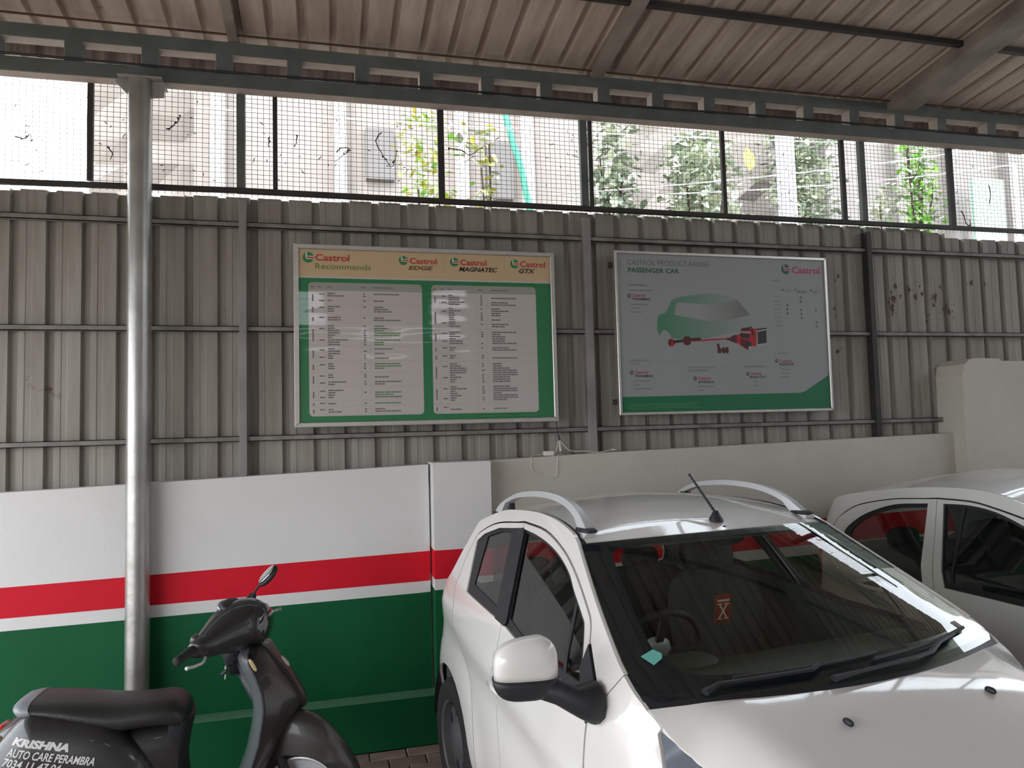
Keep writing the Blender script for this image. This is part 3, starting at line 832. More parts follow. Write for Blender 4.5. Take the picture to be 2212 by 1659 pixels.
for cols in ((-0.100, -0.055, -0.006, 0.192, 0.267), (0.632, 0.678, 0.724, 0.912, 0.996)):
    for c_, w in zip(cols, (.022, .018, .026, .030, .115)): 
        x = c_; dk.add([(x, yq - .0004, 2.671), (x + w, yq - .0004, 2.671), (x + w, yq - .0004, 2.678), (x, yq - .0004, 2.678)], [(0, 1, 2, 3)])
tag(dk.obj('table_print', P_DK, s1), kind='stuff'); tag(gr.obj('green_table_print', P_LG, s1), kind='stuff'); tag(ln.obj('table_rules', P_HDR, s1), kind='stuff')
fn_ = MB()
for a, b in ((0.91, 1.02), (1.05, 1.11), (1.145, 1.27)):
    x = a
    while x < b: 
        fn_.add([(x, yt, 1.881), (x + .009, yt, 1.881), (x + .009, yt, 1.884), (x, yt, 1.884)], [(0, 1, 2, 3)]); x += .011
tag(fn_.obj('footnote_print', P_LG, s1), kind='stuff')

# ---- right board
s2 = thing('sign_board', 'smaller grey product range board with a ghosted car and red drivetrain drawing', 'sign', (0, 0, 0))
Y2 = 4.404
frame(1.840, 1.866, 3.468, 2.962, 0.020, Y2 - 0.012, 4.446, s2)
m_ = MB(); m_.box(1.85, 3.455, Y2 + 0.002, 4.44, 1.88, 2.945); m_.obj('backing_board', MAT['white_plastic'], s2)
flat('board_print', [(1.858, 1.884), (3.450, 1.884), (3.450, 2.944), (1.858, 2.944)], Y2, P_PAP2, s2)
flat('green_band_print', [(1.858, 1.884), (3.450, 1.884), (3.450, 2.122), (3.271, 2.021), (3.245, 2.006), (3.207, 1.997), (1.858, 1.987)], Y2 - .0005, P_GRN2, s2)
yt2 = Y2 - 0.0010
f2 = lambda a, b: (a, yt2, b)
T2 = [('CASTROL PRODUCT RANGE', 1.936, 2.870, 2.538, 2.905, P_GRY, 0, -.004), ('PASSENGER CAR', 1.938, 2.818, 2.311, 2.850, P_LOGO2, 0, .02), ('Castrol', 3.188, 2.845, 3.415, 2.893, P_RED2, 0, .02),
      ('TRANSMISSION', 1.936, 2.726, 2.070, 2.739, P_GRY, 0, 0), ('Castrol', 1.960, 2.654, 2.053, 2.673, P_RED2, 0, .02), ('TRANSMAX', 1.959, 2.632, 2.096, 2.647, P_BLK, .25, .02),
      ('ENGINE', 3.023, 2.782, 3.090, 2.795, P_GRY, 0, 0), ('Castrol', 3.123, 2.722, 3.175, 2.733, P_GRY, 0, 0), ('EDGE', 3.122, 2.707, 3.165, 2.716, P_GRY, 0, 0),
      ('Castrol', 3.228, 2.722, 3.277, 2.732, P_RED2, 0, 0), ('MAGNATEC', 3.222, 2.706, 3.305, 2.717, P_BLK, .2, .02), ('Castrol', 3.355, 2.723, 3.410, 2.732, P_GRY, 0, 0), ('GTX', 3.350, 2.706, 3.384, 2.717, P_BLK, .2, .02),
      ('DIFFERENTIALS', 1.927, 2.220, 2.062, 2.233, P_GRY, 0, 0), ('& AXLES', 1.926, 2.200, 1.997, 2.212, P_GRY, 0, 0), ('Castrol', 1.959, 2.139, 2.053, 2.159, P_RED2, 0, .02), ('TRANSMAX', 1.957, 2.116, 2.095, 2.132, P_BLK, .25, .02),
      ('GREASE POINTS, RODS', 2.353, 2.173, 2.552, 2.186, P_GRY, 0, 0), ('PINS & BEARINGS', 2.352, 2.152, 2.493, 2.165, P_GRY, 0, 0), ('Castrol', 2.421, 2.096, 2.512, 2.116, P_RED2, 0, .02), ('SPHEEROL', 2.418, 2.072, 2.542, 2.088, P_BLK, .25, .02),
      ('BRAKING SYSTEM', 2.780, 2.177, 2.932, 2.190, P_GRY, 0, 0), ('Castrol', 2.821, 2.125, 2.903, 2.144, P_RED2, 0, .02), ('Brake Fluid', 2.814, 2.103, 2.939, 2.121, P_BLK, .2, .01),
      ('RADIATOR', 3.042, 2.268, 3.127, 2.280, P_GRY, 0, 0), ('Castrol', 3.054, 2.212, 3.147, 2.232, P_RED2, 0, .02), ('RADICOOL', 3.049, 2.190, 3.168, 2.207, P_BLK, .25, .02)]
for s, x0, z0, x1, z1, mt, sh, bo in T2:
    m_ = MB(); put_text(m_, s, x0, z0, x1, z1, f2, sh, bo); m_.obj('lettering', mt, s2)
for i, (x0, z0, x1, z1) in enumerate([(3.103, 2.837, 3.172, 2.908), (1.926, 2.646, 1.954, 2.676), (3.098, 2.718, 3.115, 2.735), (3.201, 2.718, 3.218, 2.735), (3.329, 2.718, 3.346, 2.735),
        (1.923, 2.134, 1.951, 2.163), (2.384, 2.091, 2.412, 2.120), (2.786, 2.120, 2.813, 2.148), (3.017, 2.210, 3.045, 2.238)]):
    m_ = MB(); emblem(m_, x0, z0, x1, z1, yt2, 0, 1, 2); m_.obj('brand_emblem', [P_LOGO2, P_PAP2, P_RED2], s2)
m_ = MB()
def dash(mb, x0, x1, z, h=.005, y=yt2, seg=.011, gap=.003):
    x = x0
    while x < x1:
        w = min(seg, x1 - x); mb.add([(x, y, z), (x + w, y, z), (x + w, y, z + h), (x, y, z + h)], [(0, 1, 2, 3)]); x += w + gap
for x0, x1, z in ((1.931, 2.106, 2.695), (1.948, 2.075, 2.600), (1.954, 2.013, 2.574), (1.948, 2.028, 2.549), (1.950, 2.059, 2.089), (1.949, 1.998, 2.063), (1.948, 2.076, 2.037), (2.415, 2.540, 2.048), (2.414, 2.458, 2.022),
        (2.847, 2.878, 2.075), (2.845, 2.880, 2.049), (3.064, 3.133, 2.160), (3.065, 3.132, 2.133), (3.061, 3.130, 2.108)): dash(m_, x0, x1, z)
tag(m_.obj('small_print', P_GRY, s2), kind='stuff')
m_ = MB()
for x0, x1, z in ((1.912, 2.411, 1.935), (1.912, 2.386, 1.923), (1.913, 2.444, 1.910)): dash(m_, x0, x1, z, .004, yt2, .016, .004)
tag(m_.obj('white_small_print', P_LG, s2), kind='stuff')
m_ = MB()
for i, g in enumerate(('0W-16', '0W-20', '0W-40', '5W-30', '5W-40', '10W-40', '20W-50', '20W-60')):
    z = 2.671 - i * 0.0294; put_text(m_, g, 3.035, z, 3.084 + .001 * i, z + .010, f2)
m_.obj('grade_list', P_GRY, s2)
for cx, cz in [(3.25, 2.674), (3.249, 2.644), (3.138, 2.615), (3.137, 2.587), (3.137, 2.557), (3.249, 2.585), (3.249, 2.556), (3.25, 2.528), (3.369, 2.584), (3.369, 2.497), (3.369, 2.468)]:
    n = 10; r_ = .0085; m_ = MB()
    m_.add([(cx + r_ * math.cos(6.283 * i / n), yt2, cz + r_ * math.sin(6.283 * i / n)) for i in range(n)], [tuple(range(n))], 0)
    m_.add([(cx + r_ * .5 * math.cos(6.283 * i / n) + .001, yt2 - .0003, cz + .001 + r_ * .35 * math.sin(6.283 * i / n)) for i in range(n)], [tuple(range(n))], 1)
    m_.obj('tick_mark', [P_LOGO2, P_PAP2], s2)

# ghosted car drawing: flat print whose green fades out to the right
def fade(name, ca, cb, xa, xb):
    m, N, L, B = newmat(name)
    t = N.new('ShaderNodeTexCoord'); sp = N.new('ShaderNodeSeparateXYZ'); mr = N.new('ShaderNodeMapRange')
    mr.inputs[1].default_value = xa; mr.inputs[2].default_value = xb
    r_ = N.new('ShaderNodeValToRGB'); r_.color_ramp.elements[0].color = (*ca, 1); r_.color_ramp.elements[1].color = (*cb, 1)
    L.new(t.outputs['Object'], sp.inputs[0]); L.new(sp.outputs[0], mr.inputs[0]); L.new(mr.outputs[0], r_.inputs[0]); L.new(r_.outputs[0], B.inputs['Base Color'])
    B.inputs['Roughness'].default_value = 0.5
    return m
F_BODY = fade('ghost_car_print', (0.06, 0.22, 0.125), (0.30, 0.315, 0.318), 2.17, 2.86)
F_GL = fade('ghost_glass_print', (0.30, 0.315, 0.31), (0.17, 0.18, 0.17), 2.45, 2.80)
body = catmull([(2.149, 2.394, 0), (2.136, 2.432, 0), (2.138, 2.49, 0), (2.151, 2.531, 0), (2.198, 2.549, 0), (2.225, 2.59, 0), (2.249, 2.633, 0), (2.325, 2.662, 0), (2.527, 2.684, 0), (2.663, 2.674, 0), (2.74, 2.648, 0), (2.79, 2.60, 0), (2.843, 2.542, 0), (2.90, 2.53, 0), (2.955, 2.50, 0), (2.955, 2.46, 0), (2.755, 2.43, 0), (2.445, 2.373, 0), (2.25, 2.377, 0), (2.234, 2.39, 0), (2.215, 2.415, 0), (2.191, 2.430, 0), (2.166, 2.424, 0)], 3, True)
flat('car_drawing', [(p.x, p.y) for p in body], yt2 + .0003, F_BODY, s2)
flat('car_drawing_window', [(2.282, 2.619), (2.262, 2.535), (2.552, 2.492), (2.507, 2.611), (2.40, 2.618)], yt2, F_GL, s2)
flat('car_drawing_windshield', [(2.511, 2.611), (2.552, 2.490), (2.70, 2.512), (2.838, 2.542), (2.744, 2.648), (2.63, 2.622)], yt2 - .0001, F_GL, s2)
yd = yt2 - .0004
def ell(mb, cx, cz, rx, rz, mi, y=yd, n=16): mb.add([(cx + rx * math.cos(6.283 * i / n), y, cz + rz * math.sin(6.283 * i / n)) for i in range(n)], [tuple(range(n))], mi)
P_MAR = simple('maroon_print', (0.09, 0.008, 0.012), 0.5); P_RD = simple('bright_red_print', (0.42, 0.012, 0.02), 0.5); P_SL = simple('pale_print', (0.42, 0.40, 0.40), 0.5)
DM = [P_RD, P_BLK, P_MAR, P_SL]
d_ = MB()
q = lambda L_, mi, y=yd: d_.add([(a, y, b) for a, b in L_], [tuple(range(len(L_)))], mi)
q([(2.388, 2.366), (2.655, 2.380), (2.655, 2.371), (2.388, 2.354)], 0)
q([(2.248, 2.362), (2.33, 2.371), (2.33, 2.352), (2.248, 2.343)], 1)
q([(2.375, 2.378), (2.450, 2.383), (2.452, 2.366), (2.375, 2.362)], 1)
ell(d_, 2.232, 2.348, .024, .027, 0); ell(d_, 2.221, 2.348, .011, .024, 2, yd - .0002); ell(d_, 2.349, 2.361, .032, .032, 2, yd - .0002); ell(d_, 2.660, 2.374, .016, .009, 2, yd - .0002)
q([(2.668, 2.380), (2.70, 2.400), (2.745, 2.405), (2.76, 2.35), (2.72, 2.345), (2.668, 2.362)], 2)
q([(2.728, 2.403), (2.753, 2.408), (2.76, 2.44), (2.845, 2.452), (2.885, 2.446), (2.875, 2.324), (2.835, 2.325), (2.80, 2.30), (2.745, 2.335), (2.725, 2.350)], 0, yd - .0001)
q([(2.757, 2.432), (2.772, 2.452), (2.832, 2.457), (2.838, 2.434)], 1, yd - .0003)
q([(2.753, 2.425), (2.836, 2.424), (2.832, 2.415), (2.752, 2.420)], 3, yd - .0003)
q([(2.752, 2.417), (2.828, 2.412), (2.826, 2.378), (2.756, 2.382)], 1, yd - .0003)
q([(2.885, 2.448), (2.963, 2.454), (2.963, 2.446), (2.885, 2.435)], 1, yd - .0003)
q([(2.884, 2.432), (2.963, 2.444), (2.960, 2.338), (2.880, 2.326)], 3, yd - .0003)
q([(2.889, 2.425), (2.960, 2.437), (2.958, 2.348), (2.886, 2.338)], 1, yd - .0005)
q([(2.838, 2.446), (2.852, 2.446), (2.866, 2.41), (2.846, 2.39)], 2, yd - .0004)
q([(2.752, 2.375), (2.812, 2.366), (2.838, 2.330), (2.815, 2.300), (2.785, 2.315), (2.757, 2.335)], 2, yd - .0003)
ell(d_, 2.815, 2.340, .022, .020, 1, yd - .0005); ell(d_, 2.824, 2.313, .011, .013, 3, yd - .0006); ell(d_, 2.838, 2.458, .009, .006, 1, yd - .0006)
ell(d_, 2.582, 2.330, .010, .014, 2); q([(2.575, 2.325), (2.592, 2.32), (2.606, 2.30), (2.598, 2.276), (2.576, 2.278)], 2)
ell(d_, 2.622, 2.296, .017, .022, 2, yd - .0002); ell(d_, 2.648, 2.297, .012, .024, 2, yd - .0003)
d_.obj('drivetrain_drawing', DM, s2)
for x0, x1, z in ((2.13, 2.66, 2.724), (2.11, 2.33, 2.222), (2.58, 2.75, 2.176), (2.95, 3.03, 2.272)):
    m_ = MB(); m_.add([(x0, yt2, z), (x1, yt2, z), (x1, yt2, z + .0009), (x0, yt2, z + .0009)], [(0, 1, 2, 3)]); m_.obj('thin_rule', P_GRY, s2)
m_ = MB(); m_.add([(1.888, yt2, 2.828), (1.8895, yt2, 2.828), (1.8895, yt2, 2.893), (1.888, yt2, 2.893)], [(0, 1, 2, 3)])
m_.obj('thin_rule', P_GRY, s2)
for x, z in ((1.832, 2.87), (1.832, 1.955)):
    m_ = MB(); m_.box(x - .016, x + .006, 4.425, 4.449, z - .018, z + .018); m_.obj('fixing_clip', MAT['dark_steel'], s2)

# ================================================================== CABLES AND ADAPTER on the wall top
ad = thing('power_adapter', 'small white power adapter box lying on the wall top under the boards', 'adapter', (1.356, 4.43, 1.6195))
m_ = MB(); m_.box(-0.032, 0.032, -0.02, 0.02, 0.001, 0.031); bevel(m_.obj('case', MAT['white_plastic'], ad), 0.003, 2)
m_ = MB(); m_.tube(catmull([(-0.030, 0, 0.012), (-0.08, 0.0, 0.006), (-0.12, -0.03, 0.004), (-0.13, -0.052, -0.03), (-0.13, -0.053, -0.08), (-0.09, -0.052, -0.105), (-0.03, -0.052, -0.128), (0.03, -0.052, -0.13), (0.037, -0.052, -0.08), (0.042, -0.052, -0.03), (0.05, -0.03, 0.006), (0.09, 0, 0.008)], 5), 0.0026, 6); m_.obj('cord', MAT['white_plastic'], ad, smooth=True)
cw = thing('white_cable', 'thin white cable running to the right along the wall top with a bare plug', 'cable', (1.42, 4.42, 1.63))
m_ = MB(); m_.tube(catmull([(-0.02, 0, 0.0), (-0.005, 0.01, 0.05), (0.012, 0.02, 0.085), (0.05, 0.03, 0.05), (0.09, 0.02, 0.016), (0.18, 0.0, 0.012), (0.25, 0.0, 0.002), (0.31, 0.0, 0.006), (0.36, 0.0, 0.014)], 5), 0.0026, 6); m_.obj('cord', MAT['white_plastic'], cw, smooth=True)
m_ = MB(); m_.tube([(0.36, 0, 0.014), (0.375, 0, 0.016), (0.39, 0, 0.014), (0.40, 0, 0.014)], [0.006, 0.006, 0.003, 0.001], 8); m_.obj('plug', MAT['white_plastic'], cw)
m_ = MB(); m_.tube(catmull([(1.437, 4.43, 1.645), (1.436, 4.44, 1.69), (1.434, 4.44, 1.725)], 3), [0.006] * 4 + [0.004] * 3, 6, mi=0)
m_.tube(catmull([(1.434, 4.44, 1.725), (1.425, 4.445, 1.78), (1.418, 4.44, 1.845)], 4), 0.0022, 5, mi=1)
m_.tube([(1.435, 4.44, 1.715), (1.430, 4.44, 1.752)], 0.0065, 6, mi=1)
tag(m_.obj('hanging_lead', [MAT['white_plastic'], MAT['blackplastic']]), 'black and white lead hanging down from the corner of the larger board', 'cable')

# ================================================================== CARS
def inset(poly, d):
    n = len(poly); A = sum(poly[i][0] * poly[(i + 1) % n][1] - poly[(i + 1) % n][0] * poly[i][1] for i in range(n))
    sg = 1 if A > 0 else -1
    out = []
    for i in range(n):
        p0, p1, p2 = Vector(poly[i - 1]), Vector(poly[i]), Vector(poly[(i + 1) % n])
        a = (p1 - p0).normalized(); b = (p2 - p1).normalized()
        na = Vector((-a.y, a.x)) * sg; nb_ = Vector((-b.y, b.x)) * sg
        m_ = (na + nb_); m_ = m_.normalized() if m_.length > 1e-6 else na
        k = d / max(0.5, m_.dot(na)); q = p1 + m_ * k
        out.append((q.x, q.y))
    return out

def smooth2(poly, sub=3):
    return [(p.x, p.y) for p in catmull([(a, b, 0) for a, b in poly], sub, False)]

def orient(mb, c):
    c = Vector(c); t = 0
    for f in mb.f:
        a, b, d = (Vector(mb.v[f[i]]) for i in (0, 1, 2))
        n = (b - a).cross(d - a); t += n.dot((a + b + d) / 3 - c)
    if t < 0: mb.f = [tuple(reversed(f)) for f in mb.f]
    return mb

def superell(mb, c, sx, sy, sz, e=0.6, n=20, m=12, zlo=-1.0, zhi=1.0, rot=None, mi=0):
    """rounded box shape; zlo..zhi cut it between two heights"""
    def pw(v, p): return math.copysign(abs(v) ** p, v)
    vs = []; a0 = math.asin(max(-1, min(1, pw(zlo, 1 / e)))); a1 = math.asin(max(-1, min(1, pw(zhi, 1 / e))))
    for j in range(m + 1):
        ph = a0 + (a1 - a0) * j / m
        for i in range(n):
            th = 2 * math.pi * i / n
            p = Vector((sx * pw(math.cos(th), e) * pw(math.cos(ph), e), sy * pw(math.sin(th), e) * pw(math.cos(ph), e), sz * pw(math.sin(ph), e)))
            if rot: p = rot @ p
            vs.append(p + Vector(c))
    fs = [(j * n + i, j * n + (i + 1) % n, (j + 1) * n + (i + 1) % n, (j + 1) * n + i) for j in range(m) for i in range(n)]
    fs.append(tuple(reversed(range(n)))); fs.append(tuple(m * n + i for i in range(n)))
    return mb.add(vs, fs, mi)

C1 = dict(
    paint='carwhite', glass='glass', rails=True, crown=((1.655, .041), (1.9, .042), (2.3, .048), (2.84, .05)),
    edge=[(1.733, 1.370), (1.816, 1.400), (1.997, 1.429), (2.195, 1.437), (2.439, 1.425), (2.591, 1.405), (2.811, 1.345), (2.86, 1.325)],
    rear=[(2.93, 1.17), (2.97, 1.06), (3.07, .95), (3.16, .80), (3.19, .60), (3.185, .42), (3.155, .29)],
    dtop=[(1.408, 1.11), (1.441, 1.157), (1.49, 1.191), (1.644, 1.268), (1.813, 1.331), (2.036, 1.378), (2.279, 1.386)],
    rtop=[(2.279, 1.386), (2.558, 1.354), (2.72, 1.306), (2.80, 1.25), (2.815, 1.10), (2.76, .95), (2.62, .80), (2.45, .68), (2.38, .50), (2.36, .27)],
    bseam=[(2.279, 1.386), (2.098, 1.045), (2.128, .75), (2.06, .50), (2.03, .27)],
    fopen=[(2.262, 1.362), (2.107, 1.355), (1.958, 1.338), (1.824, 1.31), (1.706, 1.27), (1.628, 1.228), (1.51, 1.17), (1.468, 1.14), (1.395, 1.03), (1.385, .965), (1.837, .978), (1.92, .992), (2.080, 1.015)],
    fglass=[(2.235, 1.352), (2.107, 1.347), (1.958, 1.330), (1.824, 1.302), (1.712, 1.262), (1.632, 1.220), (1.516, 1.162), (1.476, 1.132), (1.408, 1.03), (1.398, .992), (1.837, 1.003), (1.92, 1.018), (2.055, 1.040)],
    ropen=[(2.272, 1.362), (2.528, 1.335), (2.70, 1.287), (2.768, 1.245), (2.612, 1.038), (2.088, 1.015)],
    rglass=[(2.354, 1.339), (2.50, 1.325), (2.655, 1.284), (2.566, 1.075), (2.150, 1.045)],
    divbar=[(1.603, 1.205), (1.588, 1.210), (1.500, 1.0), (1.515, .99)],
    label='white hatchback with roof rails parked nearest, its driver mirror on the left', sail=True)
C2 = dict(
    paint='carwhite2', glass='tglass', rails=False, crown=((1.655, .050), (1.9, .075), (2.4, .085), (3.1, .06)),
    edge=[(1.733, 1.335), (1.83, 1.373), (1.95, 1.402), (2.08, 1.419), (2.274, 1.421), (2.552, 1.400), (2.871, 1.352), (3.06, 1.315), (3.16, 1.285)],
    rear=[(3.20, 1.18), (3.215, 1.06), (3.225, .95), (3.235, .80), (3.24, .60), (3.22, .42), (3.155, .29)],
    dtop=[(1.36, 1.075), (1.44, 1.145), (1.58, 1.225), (1.71, 1.276), (1.81, 1.306), (1.994, 1.343), (2.123, 1.360), (2.318, 1.359)],
    rtop=[(2.318, 1.359), (2.605, 1.333), (2.842, 1.284), (2.951, 1.232), (3.034, 1.155), (3.02, 1.05), (2.96, .93), (2.66, .78), (2.47, .68), (2.39, .50), (2.36, .27)],
    bseam=[(2.318, 1.359), (2.198, .955), (2.20, .75), (2.18, .50), (2.16, .27)],
    fopen=[(2.272, 1.337), (2.115, 1.342), (1.96, 1.324), (1.80, 1.276), (1.60, 1.198), (1.47, 1.125), (1.39, 1.04), (1.37, .945), (2.132, .935)],
    fglass=[(2.262, 1.327), (2.115, 1.331), (1.965, 1.314), (1.805, 1.266), (1.605, 1.188), (1.48, 1.118), (1.405, 1.04), (1.39, .968), (2.138, .958)],
    ropen=[(2.366, 1.330), (2.592, 1.304), (2.772, 1.240), (2.87, 1.175), (2.915, 1.10), (2.80, .985), (2.264, .935)],
    rglass=[(2.360, 1.312), (2.585, 1.284), (2.755, 1.222), (2.84, 1.16), (2.86, 1.10), (2.77, 1.010), (2.278, .960)],
    divbar=[(2.155, 1.335), (2.140, 1.335), (2.085, .965), (2.100, .965)],
    label='second white hatchback parked on the right, showing tinted windows and white pillars', sail=False)

def make_car(cf, loc, heading):
    cf = dict(cf)
    def sm(l_, n=4): return [(p.x, p.y) for p in catmull([(a, b, 0) for a, b in l_], n)]
    for k_ in ('edge', 'rear', 'dtop', 'rtop', 'bseam'): cf[k_] = sm(cf[k_])
    def smc(l_): return [(p.x, p.y) for p in catmull([(a, b, 0) for a, b in l_], 4, True)]
    cf['fopen'] = sm(cf['fopen'][:10]) + cf['fopen'][10:]; cf['fglass'] = sm(cf['fglass'][:9]) + cf['fglass'][9:]
    if not cf['sail']:
        cf['ropen'] = sm(cf['ropen'][:6]) + cf['ropen'][6:]; cf['rglass'] = sm(cf['rglass'][:6]) + cf['rglass'][6:]
    root = thing('car', cf['label'], 'car', (loc[0], loc[1], 0), R(heading), 'white hatchbacks')
    PT = MAT[cf['paint']]; GL = MAT[cf['glass']]
    ex, ez = [p[0] for p in cf['edge']], [p[1] for p in cf['edge']]
    def P(s, l, z): return (-s, -l, z)
    def zc(s): return hermite(s, [-.06, .02, .2, .5, .82, .94, 1.1], [.66, .735, .83, .925, 1.012, 1.036, 1.06])
    def ls(s): return hermite(s, [-.05, .05, .3, .6, .92, 1.0, 1.09], [.36, .46, .55, .61, .655, .69, .712])
    def hood(s, l):
        l = abs(l); d = .020 * (l / .58) ** 2
        if l > .48:
            t = (l - .48) / (ls(s) - .48) if ls(s) > .50 else 0
            d += max(0, zc(s) - .020 * (ls(s) / .58) ** 2 - zs(s)) * min(1.3, t) ** 2.6
        return zc(s) - d
    def zs(s): return hermite(s, [-.05, .05, .3, .6, .8, .92, .98, 1.03, 1.06, 1.09], [.60, .665, .77, .845, .885, .918, .948, .982, 1.002, 1.014])
    def lat0(s, z):
        if z > 1.02: l = .765 - .5 * (z - 1.02)
        elif z > .75: l = .80 - .035 * ((z - .75) / .27) ** 2
        elif z > .45: l = .80
        else: l = .80 - .05 * ((.45 - z) / .25) ** 2
        w = max(0, min(1, (z - .55) / .45))
        k = 1
        if s < 1.6: k = 1 - .033 * ((1.6 - s) / .51) ** 2 * w if s > 1.09 else 1 - .033 * w - .02 * (1.09 - s) * w
        if s < .35: k -= .35 * ((.35 - s) / .35) ** 2.2
        if s > 2.4: k = 1 - .06 * ((s - 2.4) / .8) ** 2
        if s > 2.95: k -= .10 * ((s - 2.95) / .25) ** 2
        return l * k
    def lat(s, z):
        l = lat0(s, z)
        # swage: soft shoulder line climbing to the rear
        zl = .70 + .13 * (s - 1.3)
        l += .010 * math.exp(-((z - zl) / .045) ** 2) * max(0, min(1, (s - 1.4) / .3)) - .010 * math.exp(-((z - zl + .13) / .07) ** 2) * max(0, min(1, (s - 1.4) / .3))
        for cx in (.60, 2.79):
            d_ = math.hypot(s - cx, z - .29)
            if .33 < d_ < .50: l += .014 * (1 - ((d_ - .36) / .14) ** 2 if d_ > .36 else 1)
        if s < 1.25:
            h = .22; top = zs(min(s, 1.09)); 
            if z > top - h:
                t = min(1, (z - top + h) / h); wt = min(1, (1.25 - s) / .16)
                l = l - (l - min(l, ls(min(s, 1.09)))) * t ** 2.4 * wt
        return l
    CEN = P(1.7, 0, .7)
    def side(outline, name, mat, par, sg, off=0.0, holes=(), rim=0.012, step=.045):
        fn = lambda s, z: P(s, sg * (lat(s, z) - off), z)
        rd = lambda p, q: (0, sg * 1.0, 0)
        m_ = patch(outline, fn, step, holes, rim, rd); orient(m_, CEN)
        return m_.obj(name, mat, par, angle=38)
    # windshield surface
    def wsl(t):
        s = 1.733 - .54 * t - .104 * t * t; z = 1.370 - .303 * t - .044 * t * t
        z = z + (ez[0] - 1.370) * (1 - t)
        return s, z
    def ws(t, u, off=0.0):
        s, z = wsl(t); le = lat(s, z) - .010 if t < .99 else .728
        return P(s - (.078 + .074 * t) * (1 - u * u) + off * .45, u * le, z + (.016 - .003 * t) * (1 - u * u) - off * .85)
    wedge = [wsl(t) for t in np.linspace(0, .86, 9)]
    # -- sides
    arch = lambda cx, r_, a0, a1, n: [(cx + r_ * math.cos(R(a)), .29 + r_ * math.sin(R(a))) for a in np.linspace(a0, a1, n)]
    for sg in (1, -1):
        o = inset(cf['rtop'][::-1] + [], 0)  # keep order helper
        dfo = [(1.255, .985)] + cf['dtop'] + cf['bseam'][1:] + [(1.340, .27), (1.322, .804), (1.319, .917)]
        dfo = inset(dfo, .0025)
        d1 = side(dfo, 'front_door', PT, root, sg, holes=[cf['fopen']])
        rdo = inset(cf['bseam'][::-1] + cf['rtop'][1:], .0025)
        d2 = side(rdo, 'rear_door', PT, root, sg, holes=[cf['ropen']])
        for d_, op, gl in ((d1, cf['fopen'], cf['fglass']), (d2, cf['ropen'], cf['rglass'])):
            side(inset(op, -.003), 'window_seal', MAT['blackplastic'], d_, sg, off=.007, holes=[inset(gl, .004)], rim=0.008)
            side(gl, 'window_glass', MAT['glass2'] if ((d_ is d2 and not cf['sail']) or sg < 0) else GL, d_, sg, off=.012, rim=0)
        side(cf['divbar'], 'window_divider', MAT['blackplastic'], d1 if cf['sail'] else d1, sg, off=.008, rim=.01)
        if cf['sail']:
            side(inset([(2.37, 1.352), (2.255, 1.366), (2.235, 1.355), (2.05, 1.03), (2.06, 1.012), (2.17, 1.018)], -.0), 'pillar_trim', MAT['blackplastic'], d1, sg, off=-.0035, rim=.006)
            side([(1.405, 1.108), (1.236, .972), (1.316, .905), (1.372, .985), (1.405, 1.04)], 'mirror_sail', MAT['blackplastic'], d1, sg, off=-.006, rim=.012)
        # handles
        for d_, hs, hz in ((d1, 2.128 - .14, .80), (d2, 2.60, .85))[:1 if cf['sail'] else 2]:
            m_ = MB(); l_ = lat(hs, hz)
            m_.tube([P(hs + a, sg * (l_ + b), hz) for a, b in ((-.09, -.005), (-.08, .028), (0, .036), (.08, .028), (.09, -.005))], .012, 8); m_.obj('door_handle', PT, d_, smooth=True)
            m_ = MB(); n = 14
            m_.add([P(hs + .065 * math.cos(6.283 * i / n), sg * (l_ + .0015), hz + .028 * math.sin(6.283 * i / n)) for i in range(n)], [tuple(range(n))]); m_.obj('handle_recess', MAT['blackplastic'], d_)
        # pillars and quarter in one pressing
        bot = [(p[0] + .0055, p[1]) for p in cf['rtop'][1:][::-1]]
        inner = [(x + .004, z + (.005 if x < 2.75 else 0)) for x, z in cf['rtop'][1:][::-1][0:0]]
        q = []
        q += wedge[::-1] + cf['edge'][1:] + cf['rear']
        q += arch(2.79, .36, 0, 180, 15)
        q += [(2.43, .27), (2.366, .27)]
        dn = cf['rtop'][1:][::-1]
        q += [(x + .006, z + (.003 if z > 1.2 else -.002)) for x, z in dn[1:]]
        q += [(x - .002, z + .006) for x, z in cf['dtop'][::-1]]
        q += [(1.252, .993)]
        side(q, 'body_side', PT, root, sg, rim=.014)
        # fender
        hl = [(1.03, zs(1.03) - .012), (.965, .875), (.82, .775), (.55, .68), (.28, .62), (.10, .585), (.03, .60)]
        seam = [(s, zs(s)) for s in np.linspace(.03, 1.02, 34)]
        f = [(1.190, 1.073), (1.250, .9885), (1.312, .912), (1.315, .804), (1.334, .27), (.96, .27)] + arch(.60, .355, 3, 177, 15) + [(.24, .27), (.235, .45), (.20, .60), (.28, .626)]
        f += [(x + .004, z - .004) for x, z in hl[:4][::-1]] + [(s_, zs(s_) - .001) for s_ in (1.03, 1.05, 1.07, 1.085)] + [(1.10, 1.022), (1.13, 1.037)]
        side(f, 'front_fender', PT, root, sg, rim=.012)
        hp = hl + seam[1:-1]
        h_ = side(hp, 'headlight', MAT['lens'], root, sg, off=.004, rim=.02)
        side(inset([(.93, .875), (.82, .80), (.55, .70), (.25, .645), (.22, .72), (.5, .82), (.80, .885)], .012), 'lamp_reflector', MAT['silver'], h_, sg, off=-.0015, rim=0)
        # inner cabin side
        ci = [(1.25, .30), (1.25, .97), (1.42, 1.10), (1.75, 1.29), (2.0, 1.36), (2.3, 1.37), (2.6, 1.34), (2.8, 1.28), (3.0, 1.05), (3.05, .5), (2.9, .45), (2.4, .45), (2.3, .30)]
        side(ci, 'inner_trim', MAT['cabin'], root, sg, off=.035, holes=[inset(cf['fopen'], .006), inset(cf['ropen'], .006)], rim=0, step=.08)
